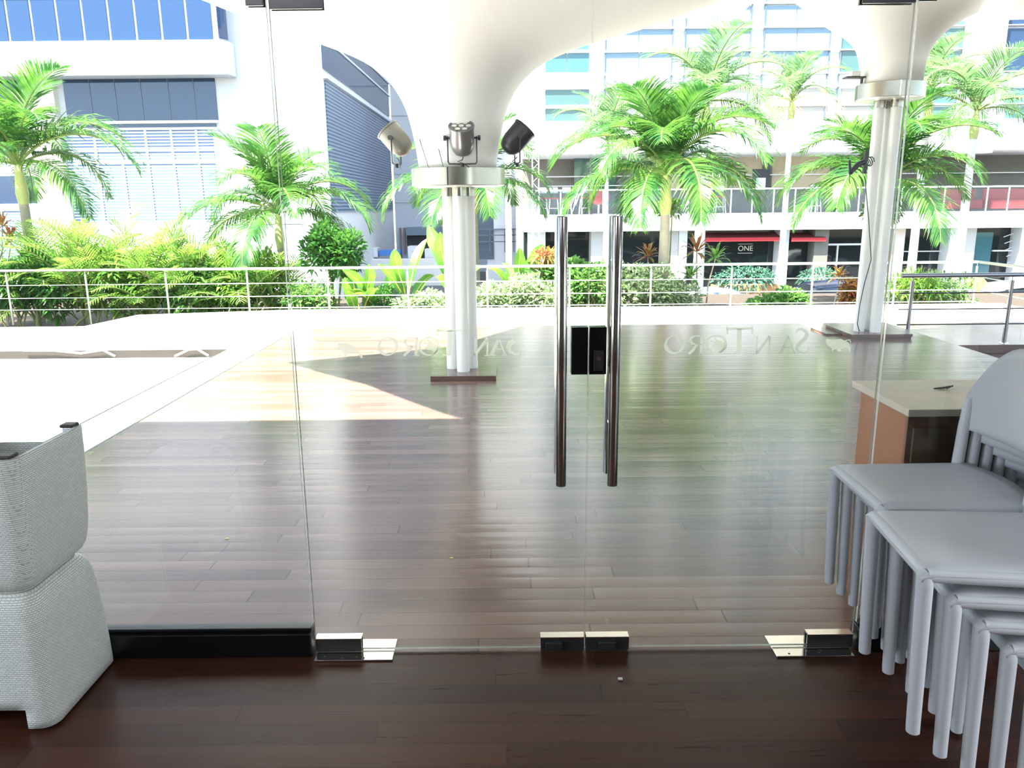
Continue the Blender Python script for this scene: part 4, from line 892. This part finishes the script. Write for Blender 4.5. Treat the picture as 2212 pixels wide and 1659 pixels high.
# service yard clutter
blue_c = mat('blue_crate',(.05,.18,.50),.5)
for (a_,b_,p0,p1,mm,nm,lab,yy) in ((818,864,541,552,blue_c,'crate_pile','blue crates stacked beside the grey service block',44),(880,905,532,567,facade,'sign_box','white box with dark vertical lettering in the service yard',44),(917,966,538,568,facade,'ice_chest','white chest standing behind the banana leaves',44),(764,816,536,556,facade,'white_crate','pale crate left of the blue crates',44)):
    a = at(a_,p0,y=yy); b = at(b_,p1,y=yy); o = M().box((a.x,yy,b.z),(b.x,yy+.8,a.z)).build(nm, mm, bevel=.02); tag(o, lab, 'box' if nm != 'crate_pile' else 'crates')
    if nm == 'sign_box':
        for i,ch in enumerate('WIELS'):
            q = at(892,544+i*5.3,y=yy-.02); tx = text(ch, q, .13, dk_mull, 'lettering', '', None)
            tx.parent = o
m = M(); a = at(740,562,y=43); b = at(965,610,y=43); m.box((a.x,43,GZ),(b.x,43.9,a.z)); st(m.build('wall_planter', concrete))
# ------------------------------------------------------------------ plants
def frond_mesh(name, length, e0, bend, nl, ll, lw, seed, vee=.5, droop=.35, twist=0, mats=None, petiole=.15):
    """pinnate frond in the XZ plane growing along +X from the origin; e0 launch elevation, bend total turn down"""
    rnd = random.Random(seed); mb = M(); n = 22; pts = []; p = Vector((0,0,0)); e = e0
    for i in range(n+1):
        pts.append(p.copy()); e = e0 - bend*(i/n)**1.25; p = p+Vector((math.cos(e),0,math.sin(e)))*(length/n)
    mb.cur = 1; mb.tube(pts, [.022*(1-.85*i/n)*length/2 + .003 for i in range(n+1)], 5); mb.cur = 0
    for k in range(nl):
        u = petiole+(1-petiole)*k/(nl-1); f = u*n; i = min(int(f), n-1); q = pts[i].lerp(pts[i+1], f-i); T = (pts[i+1]-pts[i]).normalized()
        Nn = Vector((-T.z,0,T.x)); size = math.sin(PI*min(1,(u-petiole)/(1-petiole)*.86+.14))**.55
        for s in (-1,1):
            l = ll*size*rnd.uniform(.85,1.1); w = lw*rnd.uniform(.8,1.15)
            sw = .45+.5*u; d = (Vector((0,s,0))*(1-.35*u)+T*sw+Nn*(vee*rnd.uniform(.5,1.3)*(1-u*.6))).normalized()
            d2 = (d+Vector((0,0,-droop*rnd.uniform(.6,1.5)))).normalized(); d3 = (d2+Vector((0,0,-droop*rnd.uniform(.7,1.7)))).normalized()
            wv = T*w*.5; a0 = q; a1 = q+d*l*.35; a2 = a1+d2*l*.35; a3 = a2+d3*l*.30
            mb.add([a0-wv*.5, a0+wv*.5, a1+wv, a1-wv, a2+wv*.85, a2-wv*.85, a3], [(0,1,2,3),(3,2,4,5),(5,4,6)])
    me_o = mb.build(name, mats); me = me_o.data; bpy.data.objects.remove(me_o); return me
RD = math.radians
def fset(mats, tag_, ll=.78, lw=.043, nl=60, L=2.4):
    return [frond_mesh('frond', L*.85, RD(80), RD(70), nl, ll*.9, lw, 1, .7, .18, mats=mats),
            frond_mesh('frond', L*.95, RD(66), RD(108), nl, ll, lw, 2, .6, .28, mats=mats),
            frond_mesh('frond', L, RD(50), RD(120), nl, ll, lw, 3, .5, .34, mats=mats),
            frond_mesh('frond', L, RD(34), RD(118), nl, ll, lw, 4, .45, .4, mats=mats),
            frond_mesh('frond', L*.95, RD(14), RD(98), nl, ll*.95, lw, 5, .3, .5, mats=mats)]
FG = fset([palm_leaf, rachis_m], 'g'); FP = fset([palm_pale, rachis_m], 'p', nl=44); FD = fset([palm_dead, shaft_m], 'd', nl=34)
def palm(px, py, y, size, label, trunk=True, fs=FG, n=17, tm=trunk_m, shaft=.75, seed=0, lean=0, sm=shaft_m, tr=.10, zb=-.75, dead=0, group='palms beyond the railing'):
    c = at(px,py,y=y); rnd = random.Random(seed+px)
    t = thing('palm_tree', (c.x-lean,y,zb), label, 'palm tree', group); h = c.z-zb; s = size/2.3; sl_ = shaft*s
    pts = [(lean*(i/8)**1.3, 0, (h-sl_)*i/8) for i in range(9)]
    m = M(); m.tube(pts, [tr*s*(1.25-.35*i/8) for i in range(9)], 12); m.build('trunk', tm, t, smooth=True)
    x1 = pts[-1][0]; m = M(); m.tube([(x1,0,h-sl_-.02),(x1,0,h-sl_*.75),(lean,0,h-sl_*.3),(lean,0,h)], [tr*s*.95,tr*s*1.25,tr*s*.9,tr*s*.5], 12); m.build('crownshaft', sm, t, smooth=True)
    off = rnd.uniform(0,6)
    for k in range(n):
        a = off+k*2.39996; kind = min(4, int(k/n*5)); me = fs[kind] if not (dead and k >= n-dead) else FD[4]
        o = bpy.data.objects.new('frond', me); COL.objects.link(o); o.parent = t; o.location = (lean, 0, h-.05*s)
        o.rotation_euler = (rnd.uniform(-.12,.12), rnd.uniform(-.12,.12), a); q = s*rnd.uniform(.88,1.1); o.scale = (q,q,q)
    return t
palm(38,350,16.6,2.55,'palm at the far left edge with drooping fronds', seed=1, n=18, tr=.09)
palm(600,455,16.6,2.3,'palm left of the near column above yellow green shrubs', seed=2, n=17, tr=.085)
palm(1022,400,18.2,2.35,'palm half hidden behind the near column, brown ringed trunk', seed=3, n=18, sm=shaft_y, tr=.10, shaft=.6)
palm(1440,372,15.8,2.45,'large palm between the door handles and the right column', seed=4, n=22, shaft=.75, tr=.095, sm=shaft_m)
palm(1525,215,21.5,2.5,'taller pale palm rising behind the large palm', seed=5, n=14, fs=FP, tm=trunk_pale, tr=.12, shaft=.8)
palm(1712,215,25.5,2.1,'slender palm with a hanging dry frond against the windows', seed=6, n=12, fs=FP, dead=3, tm=trunk_pale, tr=.09, shaft=.6)
palm(1905,395,16.8,2.45,'palm whose crown spreads behind the right column', seed=7, n=18, tr=.09, shaft=.9)
palm(2110,235,23.5,2.5,'pale palm at the far right edge in front of the pilaster', seed=8, n=13, fs=FP, tm=trunk_pale, tr=.10)
palm(2010,190,26,2.6,'pale palm peeping out between far canopy and right pilaster', seed=9, n=12, fs=FP, tm=trunk_pale, tr=.10)
palm(1312,300,22.5,2.1,'small pale palm behind the right door handle', seed=10, n=11, fs=FP, tm=trunk_pale, tr=.07)

# areca clumps on the left
FA = [frond_mesh('frond', 1.55, RD(82), RD(42), 19, .40, .034, 11, .5, .14, mats=[areca_leaf, stem_m], petiole=.25),
      frond_mesh('frond', 1.6, RD(70), RD(66), 20, .42, .034, 12, .45, .2, mats=[areca_leaf, stem_m], petiole=.25),
      frond_mesh('frond', 1.5, RD(52), RD(80), 19, .40, .034, 13, .4, .25, mats=[areca_leaf, stem_m], petiole=.25)]
def areca(px, y, zt, n, label, seed, sc=1.0, spread=.45):
    c = at(px,600,y=y); rnd = random.Random(seed); t = thing('areca_palm', (c.x,y,-.75), label, 'shrub', 'bushy areca palms behind the railing')
    for k in range(n):
        me = FA[0 if k < n*.35 else (1 if k < n*.7 else 2)]; o = bpy.data.objects.new('frond', me); COL.objects.link(o); o.parent = t
        o.location = (rnd.uniform(-spread,spread), rnd.uniform(-.3,.3), rnd.uniform(0,.55)*zt*(1 if k < n*.7 else 1.0)); o.rotation_euler = (rnd.uniform(-.2,.2), rnd.uniform(-.2,.2), rnd.uniform(0,6.28)); q = sc*rnd.uniform(.8,1.15); o.scale = (q,q,q)
    return t
areca(20,15.6,.95,30,'areca shrub at the far left edge behind the railing',1)
areca(110,15.7,1.15,34,'areca shrub in front of the beige pillar',2)
areca(195,15.5,1.75,40,'tallest areca shrub, dense and reaching above the railing',3,1.1)
areca(290,15.6,1.35,36,'areca shrub right of the tallest areca',4,1.05)
areca(375,15.6,1.15,34,'yellow green areca shrub behind the third railing post',5)
areca(460,15.7,1.05,34,'areca shrub halfway between the tallest areca and the palm',6)
areca(545,15.6,.95,32,'low areca shrub just left of the left palm trunk',7,.95)
areca(640,15.9,.3,12,'sparse areca shrub just right of the left palm trunk',8,.8)
for i,(px,lab) in enumerate(((60,'dark low leafy bush at the far left railing bay'),(250,'dark leafy bush filling the bay under the tall areca'),(420,'mid green leafy bush behind the fourth railing post'),(520,'light leafy bush beside the left palm trunk'))):
    bush('leafy_bush', px, 540, 690, 190, 15.4+.1*i, [dark_leaf, areca_leaf, mid_leaf, areca_leaf][i], lab, 'bush', 1500, .24, .035, 20+i, 'low leafy bushes behind the left railing')
bush('round_bush', 715, 478, 600, 130, 15.6, dark_leaf, 'round dark green bush right of the left palm', 'bush', 1700, .20, .035, 31, up=.6)
bush('low_bush', 668, 600, 690, 110, 15.3, mid_leaf, 'low bush under the round dark bush behind the railing', 'bush', 600, .16, .03, 32)
bush('feathery_bush', 826, 610, 690, 80, 15.4, dark_leaf, 'feathery dark bush among the banana leaves', 'bush', 900, .10, .018, 33)
# banana plants
def banana_leaf_mesh(seed, L=1.25, Wd=.15, bend=.5):
    rnd = random.Random(seed); mb = M(); n = 14; vs = []; p = Vector((0,0,0)); e = RD(84); Wd = Wd*.72
    for i in range(n+1):
        u = i/n; w = Wd*(math.sin(PI*min(1,max(0,(u-.18)/.82)))**.6 if u > .18 else 0)+.008; w *= 1+.10*math.sin(i*5.1+seed)
        T = Vector((math.cos(e),0,math.sin(e))); Nn = Vector((-T.z,0,T.x))
        vs += [p+Vector((0,-w,0))+Nn*w*.35, p, p+Vector((0,w,0))+Nn*w*.35]; e -= bend/n*(1+u); p = p+T*L/n
    fs = [(i*3+j,(i+1)*3+j,(i+1)*3+j+1,i*3+j+1) for i in range(n) for j in (0,1)]
    mb.add(vs, fs); mb.cur = 1; mb.tube([vs[i*3+1] for i in range(n+1)], [.016*(1-.8*i/n)+.002 for i in range(n+1)], 5)
    o = mb.build('leaf', [banana_leaf, shaft_y]); me = o.data; bpy.data.objects.remove(o); return me
BL = [banana_leaf_mesh(1), banana_leaf_mesh(2,1.35,.15,.7), banana_leaf_mesh(3,1.2,.15,1.0)]
def banana(px, y, ztop_px, label, seed, angs, sc=1.0):
    c = at(px,600,y=y); zt = at(px,ztop_px,y=y).z; t = thing('banana_plant', (c.x,y,-.75), label, 'banana plant', 'banana plants behind the railing')
    H = zt+.75-1.15*sc; H = max(H,.15)
    M().tube([(0,0,0),(0,0,H)], [.06,.045], 10).build('stem', stem_m, t, smooth=True)
    for k,(a,kind,q) in enumerate(angs):
        o = bpy.data.objects.new('leaf', BL[kind]); COL.objects.link(o); o.parent = t; lean = math.sin(a*1.7+seed)*.42; o.matrix_local = Matrix.Translation((0,0,H-.03-.06*k)) @ Matrix.Rotation(lean,4,'Y') @ Matrix.Rotation(RD((270 if k%3 else 90)+(a%70)-35),4,'Z') @ Matrix.Scale(q*sc,4)
banana(775,15.3,548,'banana plant with a broad leaf leaning left of the others',1,[(10,0,1),(170,1,1),(60,2,.9),(250,2,.9),(120,1,.9)])
banana(822,15.4,545,'banana plant second from the left, leaves crossing the top rail',2,[(185,0,1),(20,1,1),(290,2,.9),(90,2,.8),(150,2,.9)])
banana(880,15.5,522,'banana plant with one upright pale leaf by the white box',3,[(0,0,1.1),(190,1,1),(300,1,.9),(80,2,.9)])
banana(985,15.5,500,'tallest banana plant with a bright leaf left of the near column',4,[(178,0,1.25),(200,1,1.1),(20,0,1.05),(280,2,.9),(100,2,.8)])
banana(1110,16.0,520,'banana plant just right of the near column',5,[(20,1,1.1),(160,0,1),(280,2,1),(60,2,1),(200,2,.9)])
banana(1165,16.2,545,'ragged banana plant left of the door handles',6,[(30,1,1.1),(190,1,.9),(300,2,1),(90,2,1)])
# variegated shrubs behind the middle of the railing
for i,(px,w_,py,lab) in enumerate(((925,110,628,'pale variegated shrub left of the near column'),(1085,90,600,'pale variegated shrub right of the near column'),(1160,120,592,'variegated shrub left of the left door handle'),(1270,120,555,'green and white shrub between the door handles'),(1370,140,548,'green and white shrub right of the door handles'),(1440,110,600,'variegated shrub at the foot of the large palm'))):
    bush('variegated_shrub', px, py, 690, w_+30, 15.3+.06*i, varieg if i != 3 else mid_leaf, lab, 'shrub', 1800, .13, .03, 40+i, 'pale variegated shrubs behind the railing')
bush('hedge_bush', 1215, 560, 640, 120, 15.9, mid_leaf, 'broad leafed green bush behind the left door handle', 'bush', 700, .3, .07, 51)
bush('bronze_bush', 1178, 540, 575, 45, 15.8, red_leaf, 'spiky bronze bush left of the door handles', 'bush', 300, .2, .015, 52)
bush('green_shrub', 1650, 640, 680, 70, 15.4, mid_leaf, 'small bright shrub under the ONE sign', 'shrub', 700, .14, .03, 53)
bush('green_shrub', 1705, 622, 685, 90, 15.5, mid_leaf, 'larger green shrub beside the hydrant', 'shrub', 1000, .14, .03, 54)
bush('pale_shrub', 1985, 590, 672, 150, 15.7, varieg, 'pale yellow green shrub right of the right column', 'shrub', 1500, .16, .03, 55)
bush('white_flowering_shrub', 1905, 432, 480, 80, 17.6, varieg, 'cream flowering sprays around the right column', 'shrub', 500, .14, .03, 56, zbase=-.75)
bush('yellow_shrub', 1440, 430, 462, 80, 17.8, areca_leaf, 'yellow sprays behind the large palm trunk', 'shrub', 260, .16, .025, 57)
bush('red_shrub', 1845, 600, 668, 50, 16.3, red_leaf, 'reddish shrub left of the right column foot', 'shrub', 500, .14, .03, 58)
bush('ornamental_grass_plant', 1990, 600, 665, 110, 15.3, areca_leaf, 'bright green grassy clump right of the right column', 'grass plant', 500, .5, .012, 59, up=1.2, droop=.5)
bush('bamboo_shrub', 2070, 590, 665, 80, 15.8, mid_leaf, 'thin leaved shrub near the yellow diamond sign', 'shrub', 350, .2, .02, 60)
# ti plants with rosettes of strap leaves
def ti(px, y, tops, mleaf, label, seed, ln=.42, cat='ti plant'):
    c = at(px,640,y=y); rnd = random.Random(seed); t = thing('ti_plant', (c.x,y,-.75), label, cat)
    for (qx,qy) in tops:
        q = at(qx,qy,y=y); top = Vector((q.x-c.x,0,q.z+.75)); M().tube([(rnd.uniform(-.05,.05),0,0),(top.x*.4,0,top.z*.6),top], [.02,.016,.012], 6).build('cane', trunk_m, t, smooth=True)
        mb = M()
        for k in range(26):
            a = k*2.4; el = RD(80-95*k/26); d = Vector((math.cos(a)*math.cos(el),math.sin(a)*math.cos(el),math.sin(el))); s = d.cross(Vector((0,0,1)))
            s = s.normalized() if s.length > .05 else Vector((1,0,0)); l = ln*rnd.uniform(.8,1.1); w = .034
            b1 = top+d*l*.4; b2 = b1+(d+Vector((0,0,-.35))).normalized()*l*.35; b3 = b2+(d+Vector((0,0,-.9))).normalized()*l*.25
            mb.add([top,b1-s*w,b1+s*w,b2-s*w*.8,b2+s*w*.8,b3], [(0,1,2),(1,3,4,2),(3,5,4)])
        mb.build('leaf_rosette', mleaf, t)
ti(1505,16.2,[(1505,545)],red_leaf,'bronze red ti plant left of the shop window',1,.5)
ti(1520,15.6,[(1545,560),(1490,600)],mid_leaf,'green ti plant with two rosettes above the silver car',2,.42)
ti(1395,16.2,[(1400,555)],red_leaf,'red ti plant left of the large palm trunk',3,.4)
ti(1812,16.4,[(1812,598)],red_leaf,'red and cream bromeliad rosette left of the right column',4,.35,'bromeliad')
ti(5,16,[(5,490),(25,520)],red_leaf,'dark red ti plant at the far left edge',5,.4)
